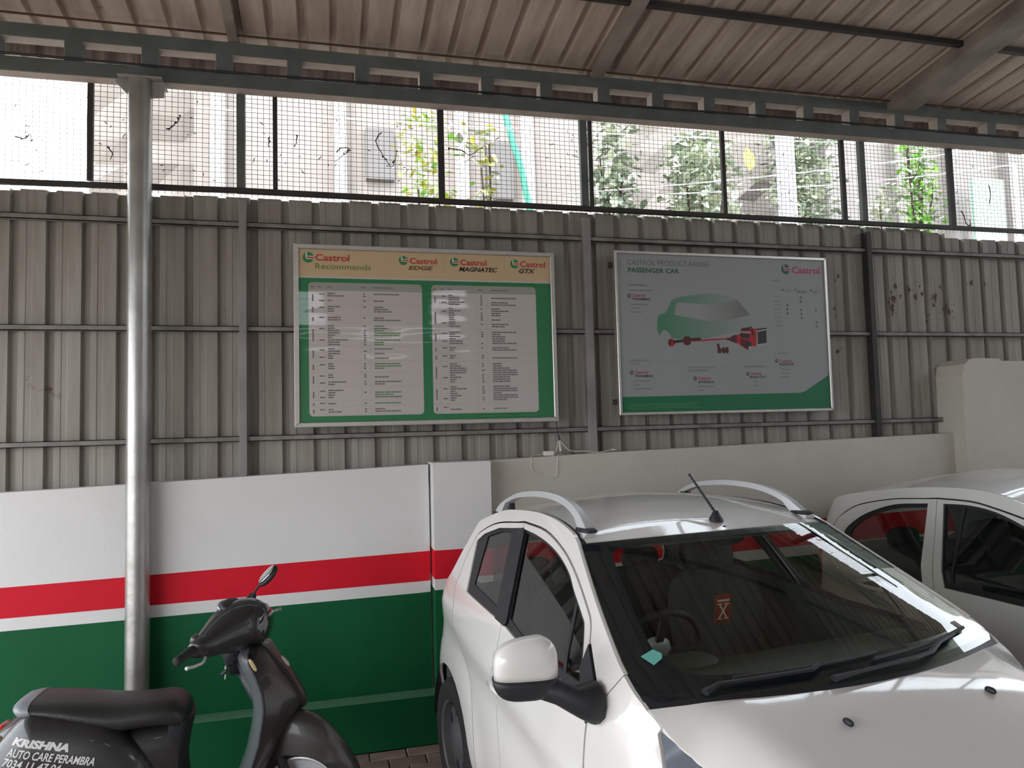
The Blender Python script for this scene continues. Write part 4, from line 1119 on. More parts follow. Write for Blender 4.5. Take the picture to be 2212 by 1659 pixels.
        # sill and arch liners
        m_ = MB(); m_.box(-2.45, -.95, -sg * .76 - .02, -sg * .76 + .02, .20, .30); m_.obj('sill', MAT['blackplastic'], root)
        for cx in (.60, 2.79):
            m_ = MB(); n = 14
            vs = []
            for a in np.linspace(0, math.pi, n):
                for l_ in (.775, .52): vs.append(P(cx + .375 * math.cos(a), sg * l_, .29 + .375 * math.sin(a)))
            m_.add(vs, [(2 * i, 2 * i + 1, 2 * i + 3, 2 * i + 2) for i in range(n - 1)])
            m_.add([P(cx + .375 * math.cos(a), sg * .52, .29 + .375 * math.sin(a)) for a in np.linspace(0, math.pi, n)], [tuple(range(n))])
            m_.obj('arch_liner', MAT['blackplastic'], root)
            # wheel
            wh = empty('wheel', P(cx, sg * .70, .29 if cx > 1 else .29), 0, root)
            rx = Matrix.Rotation(R(90) * (1 if sg > 0 else -1), 4, 'X')
            tz = [(0.185, -.085), (0.20, -.092), (0.245, -.095), (0.272, -.088), (0.287, -.070), (0.290, -.03), (0.290, .03), (0.287, .070), (0.272, .088), (0.245, .095), (0.20, .092), (0.185, .085)]
            m_ = MB(); m_.lathe(tz, 40, rx); m_.obj('tyre', MAT['rubber'], wh, angle=35)
            m_ = MB(); m_.lathe([(0.187, .088), (0.178, .080), (0.172, .045), (0.10, .055), (0.07, .075), (0.0, .078)], 32, rx)
            m_.obj('hubcap', MAT['hub'], wh, angle=35)
            for k in range(7):
                m_ = MB(); a = k * 2 * math.pi / 7
                c_, s_ = math.cos(a), math.sin(a)
                pts = [(.155, -.028), (.155, .028), (.11, .014), (.11, -.014)]
                m_.add([rx @ Vector((r_ * c_ - t_ * s_, r_ * s_ + t_ * c_, .0565 - (r_ - .1) * .12)) for r_, t_ in pts], [(0, 1, 2, 3)]); m_.obj('wheel_slot', MAT['blackplastic'], wh)
    # -- roof
    def le(s): return lat(s, hermite(s, ex, ez)) - .030
    cr = cf['crown']
    def roofz(s, l):
        e_ = hermite(max(s, 1.6), ex, ez) if s >= ex[0] else ez[0] - (ex[0] - s) * .33
        return e_ + hermite(s, [c_[0] for c_ in cr], [c_[1] for c_ in cr]) * (1 - (l / le(max(s, ex[0]))) ** 2) - .003
    send = ex[-1]
    ro = []
    for u in np.linspace(-1, 1, 17): ro.append((1.736 - .078 * (1 - u * u), u * (le(1.74) + .012)))
    ro += [(s, le(s)) for s in np.linspace(1.80, send, 9)]
    ro += [(send + .05 * (1 - u * u), u * le(send)) for u in np.linspace(.85, -.85, 8)]
    ro += [(s, -le(s)) for s in np.linspace(send, 1.80, 9)]
    m_ = patch(ro, lambda s, l: P(s, l, roofz(s, l)), .06, (), .014, lambda p, q: (0, 0, -1)); orient(m_, CEN)
    roof = m_.obj('roof', PT, root, angle=40)
    m_ = patch([(s, l * .97) for s, l in ro], lambda s, l: P(s, l, roofz(s, l) - .035), .09); m_.obj('headliner', MAT['cabin_grey'], root, smooth=True)
    for sg in (1, -1):   # roof ditch moulding
        secs = []
        for s in np.linspace(1.725, send, 16):
            z = hermite(s, ex, ez); l_ = lat(s, z)
            secs.append([P(s, sg * (l_ - .034), z - .004), P(s, sg * (l_ - .001), z - .006), P(s, sg * (l_ - .006), z - .02), P(s, sg * (l_ - .030), z - .02)])
        m_ = MB(); m_.loft(secs); m_.obj('roof_moulding', MAT['blackplastic'] if cf['sail'] else PT, root)
    # -- windshield
    wo = [(t, u) for t, u in [(0.0, x) for x in np.linspace(-1, 1, 13)]] + [(t, 1.0) for t in np.linspace(.1, .93, 8)] + [(.965, .985)] + [(.985, x) for x in np.linspace(.94, -.94, 13)] + [(.965, -.985)] + [(t, -1.0) for t in np.linspace(.93, .1, 8)]
    m_ = patch(wo, lambda t, u: ws(t, u), .08); orient(m_, CEN); wsh = m_.obj('windshield', MAT['wglass'], root, smooth=True)
    wi = smc([(.075, -.78), (.052, -.6), (.05, 0), (.052, .6), (.075, .76), (.12, .825), (.3, .84), (.6, .85), (.76, .845), (.85, .80), (.885, .68), (.895, .4), (.885, 0), (.88, -.4), (.875, -.70), (.85, -.82), (.76, -.87), (.6, -.885), (.3, -.87), (.12, -.85)])
    m_ = patch(wo, lambda t, u: ws(t, u, .005), .08, [wi]); orient(m_, CEN); m_.obj('black_border', MAT['gloss_black'], wsh, smooth=True)
    # cowl
    secs = []
    for u in np.linspace(-1.0, 1.0, 31):
        a = Vector(ws(.955, u, .003)); s_ = 1.083 - .152 * (1 - u * u) - .004; l_ = .706 * u
        b = Vector(P(s_, l_, hood(s_, l_) - .007)); secs.append([a, b, b + Vector((.03, 0, -.02)), a + Vector((0, 0, -.05))])
    m_ = MB(); m_.loft(secs); m_.obj('cowl', MAT['blackplastic'], root, angle=40)
    # -- hood
    ho = []
    for u in np.linspace(-1, 1, 15): ho.append((1.083 - .152 * (1 - u * u), u * .706))
    ho += [(s, ls(s) - .003) for s in np.linspace(1.07, .06, 34)]
    ho += [(-.035 + .08 * u * u, u * .45) for u in np.linspace(.85, -.85, 9)]
    ho += [(s, -ls(s) + .003) for s in np.linspace(.06, 1.07, 34)]
    m_ = patch(ho, lambda s, l: P(s, l, hood(s, l)), .05, (), .014, lambda p, q: (0, 0, -1)); orient(m_, P(1, 0, .3))
    hd = m_.obj('hood', PT, root, angle=40)
    for l_ in (.275, -.262):
        m_ = MB(); superell(m_, P(.80, l_, hood(.80, l_) + .006), .018, .008, .010, .9, 10, 6); m_.obj('washer_nozzle', MAT['blackplastic'], hd, smooth=True)
    # -- front bumper and grille
    secs = []
    for z, s0, lw in ((.17, .02, .72), (.28, -.04, .76), (.42, -.07, .78), (.55, -.07, .785), (.64, -.045, .77), (.70, -.01, .72)):
        ring = []
        for u in np.linspace(-1, 1, 25):
            a = abs(u); ring.append(P(s0 + (.26 - s0) * a ** 4.0, u * lw * (1 - .04 * a ** 6), z))
        secs.append(ring)
    m_ = MB(); m_.loft(secs, closed=False, caps=False); fb = m_.obj('front_bumper', PT, root, smooth=True)
    for z0, z1, w_ in ((.44, .60, .40), (.22, .36, .46)):
        m_ = MB()
        for k in range(5):
            z = z0 + (z1 - z0) * k / 4; m_.bar(P(-.082, -w_ * (1 - .1 * k), z), P(-.082, w_ * (1 - .1 * k), z), .03, .018)
        m_.box(.05, .075, -w_, w_, z0, z1); m_.obj('grille', MAT['blackplastic'], root)
    # -- tailgate and rear bumper
    rs_ = [p[0] for p in [cf['edge'][-1]] + cf['rear']]; rz_ = [p[1] for p in [cf['edge'][-1]] + cf['rear']]
    def rear(v, u, off=0):
        i = v * (len(rs_) - 1.001); k = int(i); t = i - k
        s = rs_[k] * (1 - t) + rs_[k + 1] * t; z = rz_[k] * (1 - t) + rz_[k + 1] * t
        return P(s + (.05 if v < .9 else .03) * (1 - u * u) - off, u * (lat(s, z) - .002), z + .04 * (1 - u * u) * (1 - v))
    wr = [(.06, -.78), (.06, .78), (.30, .82), (.36, .70), (.36, -.70), (.30, -.82)]
    m_ = patch([(0, -1), (0, 1), (.62, 1), (.62, -1)], rear, .07, [wr], .015, lambda p, q: (.9, 0, 0)); orient(m_, CEN); tg = m_.obj('tailgate', PT, root, angle=40)
    m_ = patch(inset(wr, -.005), lambda v, u: rear(v, u, .01), .07); orient(m_, CEN); m_.obj('rear_window', MAT['glass2'], tg, smooth=True)
    m_ = patch([(.63, -1), (.63, 1), (1, 1), (1, -1)], rear, .09); orient(m_, CEN); m_.obj('rear_bumper', PT, root, smooth=True)
    # -- underbody
    m_ = MB(); m_.box(-2.9, -.2, -.5, .5, .19, .30); m_.box(-.9, -.15, -.50, .50, .30, .72); m_.obj('underbody', MAT['blackplastic'], root)
    m_ = MB(); m_.box(-3.0, -1.0, -.72, .72, .29, .33); m_.obj('cabin_floor', MAT['cabin'], root)
    # -- cabin
    secs = []
    for s, z in ((1.08, .60), (1.10, .985), (1.30, 1.00), (1.47, .975), (1.53, .90), (1.54, .60)):
        ring = []
        for u in np.linspace(-1, 1, 13): ring.append(P(s - .09 * (1 - u * u) * (1 if s < 1.4 else .4), u * .66, z + .012 * (1 - u * u)))
        secs.append(ring)
    m_ = MB(); m_.loft(secs, closed=False, caps=False); m_.obj('dashboard', MAT['cabin'], root, angle=50)
    m_ = MB(); superell(m_, P(1.42, .36, .985), .06, .13, .035, .7); m_.obj('instrument_hood', MAT['cabin'], root, smooth=True)
    sw = empty('steering_wheel', P(1.60, .36, .985), 0, root)
    rx = Matrix.Rotation(R(-62), 4, 'Y')
    m_ = MB(); m_.tube([rx @ Vector((.175 * math.cos(a), .175 * math.sin(a), 0)) for a in np.linspace(0, 2 * math.pi, 33)[:-1]], .014, 8, closed=True); m_.obj('rim', MAT['blackplastic'], sw, smooth=True)
    m_ = MB()
    for a in (R(0), R(180), R(270 - 180)): m_.bar(rx @ Vector((.04 * math.cos(a), .04 * math.sin(a), -.01)), rx @ Vector((.17 * math.cos(a), .17 * math.sin(a), 0)), .03, .012)
    m_.obj('spokes', MAT['blackplastic'], sw)
    m_ = MB(); superell(m_, (0, 0, 0), .062, .062, .030, .9, 20, 8, rot=rx.to_3x3()); m_.obj('hub', MAT['silver'], sw, smooth=True)
    def seat(s, l, w=.25):
        st = empty('seat', P(s, l, .33), 0, root)
        m_ = MB(); superell(m_, (.12, 0, .18), .27, w, .09, .5); m_.obj('cushion', MAT['cloth_dark'], st, smooth=True)
        m_ = MB(); superell(m_, (-.18, 0, .47), .075, w, .33, .5, rot=Matrix.Rotation(R(-12), 3, 'Y')); m_.obj('backrest', MAT['cloth_dark'], st, smooth=True)
        m_ = MB(); superell(m_, (-.25, 0, .84), .045, .125, .075, .6, rot=Matrix.Rotation(R(-10), 3, 'Y')); m_.obj('headrest', MAT['cloth_dark'], st, smooth=True)
        for y_ in (-.05, .05):
            m_ = MB(); m_.tube([(-.235, y_, .74), (-.248, y_, .80)], .006, 6); m_.obj('headrest_post', MAT['silver'], st)
    seat(1.98, .35); seat(1.98, -.35)
    st = empty('rear_seat', P(2.62, 0, .33), 0, root)
    m_ = MB(); superell(m_, (.12, 0, .20), .25, .60, .09, .35); m_.obj('cushion', MAT['cloth_dark'], st, smooth=True)
    m_ = MB(); superell(m_, (-.15, 0, .44), .07, .60, .27, .35, rot=Matrix.Rotation(R(-14), 3, 'Y')); m_.obj('backrest', MAT['cloth_dark'], st, smooth=True)
    for y_ in (-.33, .33):
        m_ = MB(); superell(m_, (-.22, y_, .735), .04, .11, .06, .6); m_.obj('headrest', MAT['cloth_dark'], st, smooth=True)
    im = empty('cabin_mirror', P(1.70, -.03, 1.345), 0, root)
    m_ = MB(); superell(m_, (0, 0, 0), .016, .105, .030, .7); m_.obj('mirror_shell', MAT['blackplastic'], im, smooth=True)
    m_ = MB(); m_.tube([(.0, 0, .02), (.02, 0, .045)], .01, 8); m_.obj('mirror_stalk', MAT['blackplastic'], im)
    # -- wipers
    for a, pts in (('a', [(.985, .78), (.955, .705), (.945, .49), (.938, .29), (.915, .225)]), ('b', [(.985, .233), (.975, .095), (.965, -.242), (.960, -.372), (.930, -.489), (.915, -.65)])):
        w_ = empty('wiper', (0, 0, 0), 0, root)
        m_ = MB(); m_.tube([Vector(ws(t, u)) + Vector((.003, 0, .016)) for t, u in pts], [.016] + [.010] * (len(pts) - 1), 6, squash=(1, .6)); m_.obj('wiper_arm', MAT['blackplastic'], w_)
        u0, u1 = (.62, -.10) if a == 'a' else (-.05, -.80)
        m_ = MB(); m_.tube([Vector(ws(hermite(k, [0, .5, 1], [.925, .915, .90]), u0 + (u1 - u0) * k)) + Vector((.002, 0, .009)) for k in np.linspace(0, 1, 14)], .006, 6); m_.obj('wiper_blade', MAT['blackplastic'], w_)
    # -- antenna
    an = empty('antenna', P(1.735, -.03 if cf['sail'] else 0, roofz(1.735, .03)), 0, root)
    m_ = MB(); m_.lathe([(.030, -.002), (.028, .008), (.016, .028), (.010, .040), (.0, .041)], 16); m_.obj('antenna_base', MAT['blackplastic'], an, smooth=True)
    m_ = MB(); n = 26; L_ = .225
    d_ = Vector((-.76, .0, .65)).normalized()
    m_.tube([Vector((0, 0, .03)) + d_ * L_ * i / n for i in range(n + 1)], [(.0068 if i % 2 else .0050) * (1 - .25 * i / n) for i in range(n)] + [.006], 8); m_.obj('antenna_rod', MAT['blackplastic'], an)
    # -- roof rails
    if cf['rails']:
        for sg in (1, -1):
            rr_ = empty('roof_rail', (0, 0, 0), 0, root)
            ln_ = [(1.755, -.004), (1.79, .008), (1.85, .030), (1.93, .047), (2.05, .057), (2.25, .060), (2.45, .055), (2.60, .044), (2.70, .032), (2.75, .014)]
            secs = []
            ls_ = list(np.linspace(1.755, 2.75, 26)); hx, hy = [q_[0] for q_ in ln_], [q_[1] for q_ in ln_]
            for i, s in enumerate(ls_):
                s = float(s); h = hermite(s, hx, hy)
                e_ = min(s - 1.755, 2.75 - s)
                z = hermite(s, ex, ez) + .018; l_ = lat(s, hermite(s, ex, ez)) - .058
                zb = z - .014 if e_ < .10 else z + h - .018
                zt_ = z + h + .006
                w_ = .034 + .010 * max(0, 1 - e_ / .2)
                secs.append([P(s, sg * (l_ + w_ * .6), zb), P(s, sg * (l_ + w_ * .25), zt_), P(s, sg * (l_ - w_ * .45), zt_), P(s, sg * (l_ - w_ * .6), zb)])
            m_ = MB(); m_.loft(secs); o = m_.obj('rail_bar', MAT['silver'], rr_, angle=50, recalc=True)
            for s in (1.80, 2.73):
                z = hermite(s, ex, ez); l_ = lat(s, z) - .058
                m_ = MB(); superell(m_, P(s, sg * l_, z + .010), .060, .030, .010, .7); m_.obj('rail_foot', MAT['blackplastic'], rr_, smooth=True)
            m_ = MB(); z = hermite(2.64, ex, ez) + .03; m_.box(-2.66, -2.62, -sg * (lat(2.64, z) - .058) - .012, -sg * (lat(2.64, z) - .058) + .012, z - .03, z + .012); m_.obj('rail_block', MAT['blackplastic'], rr_)
    # -- side mirrors
    for sg in (1,):
        mr = empty('side_mirror', (0, 0, 0), 0, root)
        rz_m = Matrix.Rotation(R(-14) * sg, 3, 'Z')
        c_ = P(1.345, sg * .965, 1.088)
        m_ = MB(); superell(m_, c_, .052, .098, .086, .66, 28, 12, zlo=-.30, zhi=1, rot=rz_m)
        m_.v = [(x, y, c_[2] + (z - c_[2]) * (1 - 1.9 * max(-.05, min(.12, sg * -(y - c_[1]) - .0))) if z > c_[2] else z) for x, y, z in m_.v]
        m_.obj('mirror_cover', PT, mr, smooth=True)
        m_ = MB(); superell(m_, (c_[0], c_[1], c_[2] - .006), .053, .101, .088, .66, 28, 8, zlo=-1, zhi=-.24, rot=rz_m); m_.obj('mirror_housing', MAT['blackplastic'], mr, smooth=True)
        m_ = MB(); superell(m_, Vector(c_) + rz_m @ Vector((-.046, 0, .0)), .006, .080, .060, .6, 20, 8, rot=rz_m); m_.obj('mirror_glass', MAT['mirror'], mr, smooth=True)
        secs = []
        for (s, l_, z, hs, hz) in ((1.335, .935, 1.030, .038, .034), (1.31, .885, 1.018, .046, .040), (1.275, .83, .988, .052, .044), (1.27, .79, .980, .055, .060), (1.275, .765, .98, .055, .062)):
            secs.append([P(s + hs * math.cos(a), sg * l_, z + hz * math.sin(a)) for a in np.linspace(0, 2 * math.pi, 13)[:-1]])
        m_ = MB(); m_.loft(secs); m_.obj('mirror_arm', MAT['blackplastic'], mr, angle=45)
    # -- tail lights
    for sg in (1, -1):
        side([(3.09, .92), (3.15, .83), (3.17, .74), (3.14, .70), (3.11, .80)] if cf['sail'] else [(3.12, 1.05), (3.21, 1.03), (3.225, .75), (3.14, .72), (3.10, .9)], 'tail_light', MAT['redlens'], root, sg, off=-.006, rim=.012)
    return root, ws, P

car1, ws1, P1 = make_car(C1, (1.678, 0.908), -83.12)
# stickers on the nearest windshield (parts of that car) and the card hung behind it
o = patch([(.783, .915), (.752, .853), (.776, .825), (.800, .835), (.829, .881)], lambda t, u: ws1(t, u, -.0015), .03)
stk = o.obj('windshield_sticker', MAT['teal'], car1); tag(stk, 'teal kite shaped sticker')
o = patch([(.850, -.775), (.850, -.825), (.895, -.835), (.895, -.79)], lambda t, u: ws1(t, u, -.0015), .03)
stk = o.obj('windshield_sticker', simple('brown_sticker', (0.10, 0.07, 0.05), 0.5), car1); tag(stk, 'small brown square sticker')
cd = thing('marked_card', 'small maroon card with a large cream letter X hung inside the nearest windshield', 'card', car1.matrix_world.translation)
hm = Matrix.Rotation(R(-83.12), 3, 'Z')
cc = Vector((1.678, 0.908, 0)) + hm @ Vector(P1(1.66, 0.012, 1.085))
cd.location = cc; cd.rotation_euler = (R(8), 0, R(-83.12 + 90 - 2))
m_ = MB(); m_.box(-.036, .036, -.002, .002, -.055, .055); m_.obj('card', MAT['maroon'], cd)
fX = lambda a, b: (a, -.0026, b)
m_ = MB(); put_text(m_, 'X', -.024, -.042, .024, .020, fX, 0, .0)
for sx in (-1, 1):
    for z in (-.042, .0165): m_.add([(sx * .016 - .012, -.0026, z), (sx * .016 + .012, -.0026, z), (sx * .016 + .012, -.0026, z + .004), (sx * .016 - .012, -.0026, z + .004)], [(0, 1, 2, 3)])
m_.obj('lettering', MAT['bone'], cd)
m_ = MB(); m_.add([(-.027, -.0026, .028), (.027, -.0026, .028), (.027, -.0026, .036), (-.027, -.0026, .036)], [(0, 1, 2, 3)]); m_.obj('print_bar', MAT['bone'], cd)
m_ = MB(); m_.tube([(0, 0, .055), (0.0, .03, .17), (0, .02, .24)], .0012, 4); m_.obj('string', MAT['blackplastic'], cd)
car2, ws2, P2_ = make_car(C2, (3.867, 0.963), -88.0)

# ================================================================== SCOOTER
sc = thing('scooter', 'black scooter with white workshop lettering on its rear side panel', 'scooter', (-0.6, 3.4, 0))
def sect(x, zt, zb, hw, n=20, e=.75):
    c = (zt + zb) / 2; h = (zt - zb) / 2; out = []
    for i in range(n):
        a = 2 * math.pi * i / n
        out.append((x, hw * math.copysign(abs(math.cos(a)) ** e, math.cos(a)), c + h * math.copysign(abs(math.sin(a)) ** e, math.sin(a))))
    return out
DZ = -.036
ST = [(-.50, .797, .735, .140), (-.43, .789, .712, .145), (-.36, .778, .684, .148), (-.29, .766, .660, .148), (-.22, .757, .650, .148), (-.14, .756, .654, .144),
      (-.07, .759, .652, .138), (-.03, .752, .634, .128), (0.0, .728, .622, .112), (.014, .700, .630, .08), (.018, .680, .645, .04)]
def shear(secs, k, z0):
    return [[(x + (z - z0) * k, y, z) for x, y, z in s_] for s_ in secs]
lower = lambda q: [[(x, y, z + DZ) for x, y, z in s_] for s_ in q]
m_ = MB(); m_.loft(lower(shear([sect(-.545, .802, .748, .134)], -.6, .77) + [sect(*a) for a in ST]))
m_.obj('seat', MAT['seat'], sc, angle=55)
m_ = MB(); m_.loft(lower(shear([sect(-.622, .782, .762, .05), sect(-.616, .795, .752, .095), sect(-.60, .803, .748, .122), sect(-.575, .806, .745, .134), sect(-.548, .805, .745, .137)], -.6 * .8, .775)))
m_.obj('seat_tail', MAT['seat_end'], sc, angle=55)
# centre body under the seat
m_ = MB()
cs = []
for x, zt, zb, hw in ((-.80, .50, .40, .08), (-.74, .60, .36, .12), (-.66, .68, .34, .14), (-.58, .725, .32, .145), (-.48, .705, .30, .145), (-.36, .66, .28, .14), (-.24, .628, .27, .135), (-.14, .628, .26, .125), (-.05, .632, .26, .118), (-.015, .625, .26, .108)):
    cs.append(sect(x, zt, zb, hw, 20, .55))
m_.loft(cs); m_.obj('body', MAT['scooter'], sc, angle=40)
m_ = MB()
secs = []
for z, xf, hw in ((.635, .003, .112), (.60, -.004, .11), (.53, -.018, .108), (.46, -.028, .108), (.36, -.02, .11), (.28, .02, .12)):
    secs.append([(xf + .0 + (.03 * math.cos(a) if True else 0) * 1.0, hw * math.sin(a), z) for a in np.linspace(-math.pi / 2, math.pi / 2, 9)] + [(xf - .05, hw, z), (xf - .05, -hw, z)])
m_.loft(secs); m_.obj('underseat_panel', MAT['blackplastic'], sc, angle=40)
# side cowls
cow = smooth2([(-.635, .665), (-.60, .705), (-.548, .738), (-.50, .730), (-.42, .712), (-.30, .678), (-.24, .642), (-.177, .583), (-.12, .50), (-.085, .41), (-.10, .32), (-.20, .27), (-.40, .25), (-.62, .28), (-.78, .36), (-.82, .44), (-.79, .50), (-.72, .57), (-.635, .665)], 3)[:-1]
cowa = np.array(cow)
def bdist(x, z):
    a = cowa; b = np.roll(cowa, -1, 0); d = b - a; p = np.array([x, z])
    t = np.clip(((p - a) * d).sum(1) / ((d * d).sum(1) + 1e-12), 0, 1)
    return float(np.sqrt((((a + d * t[:, None]) - p) ** 2).sum(1).min()))
def cowy(x, z, s):
    e = min(1, bdist(x, z) / .15); g = math.sqrt(max(0, 1 - (1 - e) ** 2))
    return s * (.122 + .078 * g)
for s_ in (-1, 1):
    m_ = patch(cow, lambda x, z: (x, cowy(x, z, s_), z), .016, (), .03, lambda p, q: (0, -s_, 0)); orient(m_, (-.4, 0, .5))
    cw_ = m_.obj('side_cowl', MAT['scooter'], sc, angle=50)
    if s_ == -1:
        an_ = math.atan(-.238); ca, sa = math.cos(an_), math.sin(an_)
        def tf(ox, oz):
            return lambda a, b: (ox + a * ca - b * sa, -(abs(cowy(ox + a * ca - b * sa, oz + a * sa + b * ca, -1)) + .0018), oz + a * sa + b * ca)
        for s, ox, oz, w_, h_, sh, bo in (('KRISHNA', -.587, .652, .204, .028, .2, .06), ('AUTO CARE PERAMBRA', -.603, .615, .312, .029, .22, .022), ('7034 11 47 04', -.616, .581, .205, .028, .22, .022)):
            m_ = MB(); put_text(m_, s, 0, -h_ * .2, w_, h_ * .85, tf(ox, oz), sh, bo); m_.obj('lettering', MAT['decal'], cw_)
m_ = MB(); superell(m_, (-.672, 0, .645), .022, .055, .032, .7, 16, 8, rot=Matrix.Rotation(R(-40), 3, 'Y')); m_.obj('tail_light', MAT['redlens'], sc, smooth=True)
m_ = MB(); superell(m_, (-.655, -.105, .640), .018, .03, .022, .7, 14, 8, rot=Matrix.Rotation(R(-40), 3, 'Y')); m_.obj('turn_signal', MAT['amber'], sc, smooth=True)
# floor board
m_ = MB(); m_.loft([[(x, -w, .25), (x, w, .25), (x, w, .285), (x, -w, .285)] for x, w in ((-.05, .12), (.05, .17), (.16, .18), (.24, .17))]); bevel(m_.obj('floor_board', MAT['blackplastic'], sc), .01, 2)
# leg shield
LS = [(.900, .252, .262, .060, .322), (.880, .218, .262, .120, .342), (.85, .206, .270, .165, .355), (.80, .222, .298, .190, .385), (.74, .250, .322, .205, .425), (.68, .268, .330, .212, .460), (.63, .271, .325, .212, .474), (.58, .266, .316, .212, .440),
      (.54, .258, .310, .210, .415), (.45, .238, .281, .202, .370), (.35, .200, .240, .190, .310), (.28, .15, .20, .178, .26)]
secs = []; inner = []
for z, xb, xe, w, xf in LS:
    ring = []
    for k in range(13):
        v = -1 + 2 * k / 12; ring.append((xb + (xe - xb) * abs(v) ** 2.2, w * v, z))
    inner.append([(x - .0025, y, z) for x, y, z in ring])
    for k in range(1, 12):
        v = 1 - 2 * k / 12; ring.append((xe + .012 + (xf - xe - .012) * (1 - abs(v) ** 1.6) ** .85, w * v, z - .03 * (1 - abs(v)) * 0))
    secs.append(ring)
m_ = MB(); m_.loft(secs[::-1]); m_.obj('leg_shield', MAT['scooter_dust'], sc, angle=60)
m_ = MB(); m_.loft(inner[::-1], closed=False, caps=False); m_.obj('inner_shield', MAT['scooter_grey'], sc, smooth=True)
for s_ in (-1, 1):
    m_ = MB(); m_.tube([(xe - .001, s_ * (w + .001), z) for z, xb, xe, w, xf in LS[1:]], .0065, 8); m_.obj('shield_trim', MAT['blackplastic'], sc, smooth=True)
    m_ = MB(); superell(m_, (.283, s_ * .186, .855), .008, .006, .030, .8, 12, 6, rot=Matrix.Rotation(R(-28), 3, 'Y')); m_.obj('side_reflector', MAT['amber'], sc, smooth=True)
secs = []
for z, xf, w in ((.902, .300, .030), (.898, .335, .044), (.872, .352, .048), (.828, .378, .048), (.78, .416, .046), (.705, .460, .042), (.645, .487, .036), (.612, .484, .028), (.600, .470, .018)):
    secs.append([(xf - .03, -w, z), (xf - .004, -w, z), (xf + .004, -w * .6, z), (xf + .006, 0, z), (xf + .004, w * .6, z), (xf - .004, w, z), (xf - .03, w, z)])
m_ = MB(); m_.loft(secs[::-1]); m_.obj('horn_cover', MAT['scooter_dust'], sc, angle=50)
m_ = MB(); superell(m_, (.398, 0, .806), .006, .026, .030, .7, 12, 6, rot=Matrix.Rotation(R(-42), 3, 'Y')); m_.obj('badge', MAT['silver'], sc, smooth=True)
m_ = MB(); m_.tube([(.19, -.03, .83), (.165, -.035, .826)], .012, 10); m_.obj('ignition_lock', MAT['blackplastic'], sc)
ky = empty('key_ring', (0, 0, 0), 0, sc)
m_ = MB(); m_.tube([(.158 + .0, -.035 + .014 * math.cos(a), .808 + .014 * math.sin(a)) for a in np.linspace(0, 6.283, 17)[:-1]], .0012, 5, closed=True); m_.obj('ring', MAT['silver'], ky)
for a in (-.012, .010):
    m_ = MB(); m_.box(.155, .158, -.035 + a, -.029 + a, .765, .798); m_.obj('key', MAT['silver'], ky)
m_ = MB(); m_.tube([(.17, -.09, .815), (.165, -.09, .812), (.15, -.09, .800)], .008, 8); m_.obj('bag_hook', MAT['blackplastic'], sc)
# steering group, turned to the right about the raked axis
AX = Vector((.15, 0, .98)); RS = Matrix.Rotation(R(-20), 3, Vector((-.40, 0, .9165)).normalized())
def Sx(p): return AX + RS @ Vector(p)
class SB(MB):
    def obj(s, *a, **k):
        s.v = [tuple(Sx(p)) for p in s.v]
        return MB.obj(s, *a, **k)
def hs(v, cu, cw, ru, rw, n=20):
    out = []
    for i in range(n):
        a = 2 * math.pi * i / n; c_, s_ = math.cos(a), math.sin(a)
        out.append((cu + ru * math.copysign(abs(c_) ** .85, c_), v, cw + rw * math.copysign(abs(s_) ** .85, s_) + .12 * ru * c_))
    return out
H = [(.235, -.015, -.004, .022, .022), (.225, -.012, -.006, .036, .034), (.19, .000, -.010, .052, .046), (.15, .018, -.006, .068, .062), (.10, .044, .002, .094, .082), (.05, .064, .008, .118, .098), (0, .070, .010, .128, .102)]
HH_ = [(-v, a, b, c, d) for v, a, b, c, d in H] + [h for h in H[:-1][::-1]]
m_ = SB(); m_.loft([hs(*h) for h in HH_]); m_.obj('headset', MAT['scooter'], sc, angle=60)
m_ = SB(); m_.tube([(.05, 0, -.05), (.03, 0, -.12), (.055, 0, -.20)], [.055, .045, .04], 14); m_.obj('steering_neck', MAT['blackplastic'], sc, smooth=True)
m_ = SB(); rxm = Matrix.Translation((.165, 0, .015)) @ Matrix.Rotation(R(90), 4, 'Y'); m_.lathe([(.072, -.02), (.074, .016), (.066, .026), (.050, .032), (.0, .036)], 28, rxm); m_.obj('headlight', MAT['dark_lens'], sc, angle=40)
m_ = SB(); m_.lathe([(.090, -.05), (.088, -.012), (.082, .008), (.073, .016)], 28, rxm); m_.obj('headlight_rim', MAT['scooter'], sc, angle=40)
m_ = SB(); superell(m_, (.045, 0, .090), .050, .062, .016, .8, 18, 8, rot=Matrix.Rotation(R(18), 3, 'Y')); m_.obj('speedometer_pod', MAT['blackplastic'], sc, smooth=True)
m_ = SB(); superell(m_, (.005, 0, .088), .03, .048, .016, .9, 16, 6, rot=Matrix.Rotation(R(35), 3, 'Y')); m_.obj('speedometer_glass', MAT['lens'], sc, smooth=True)
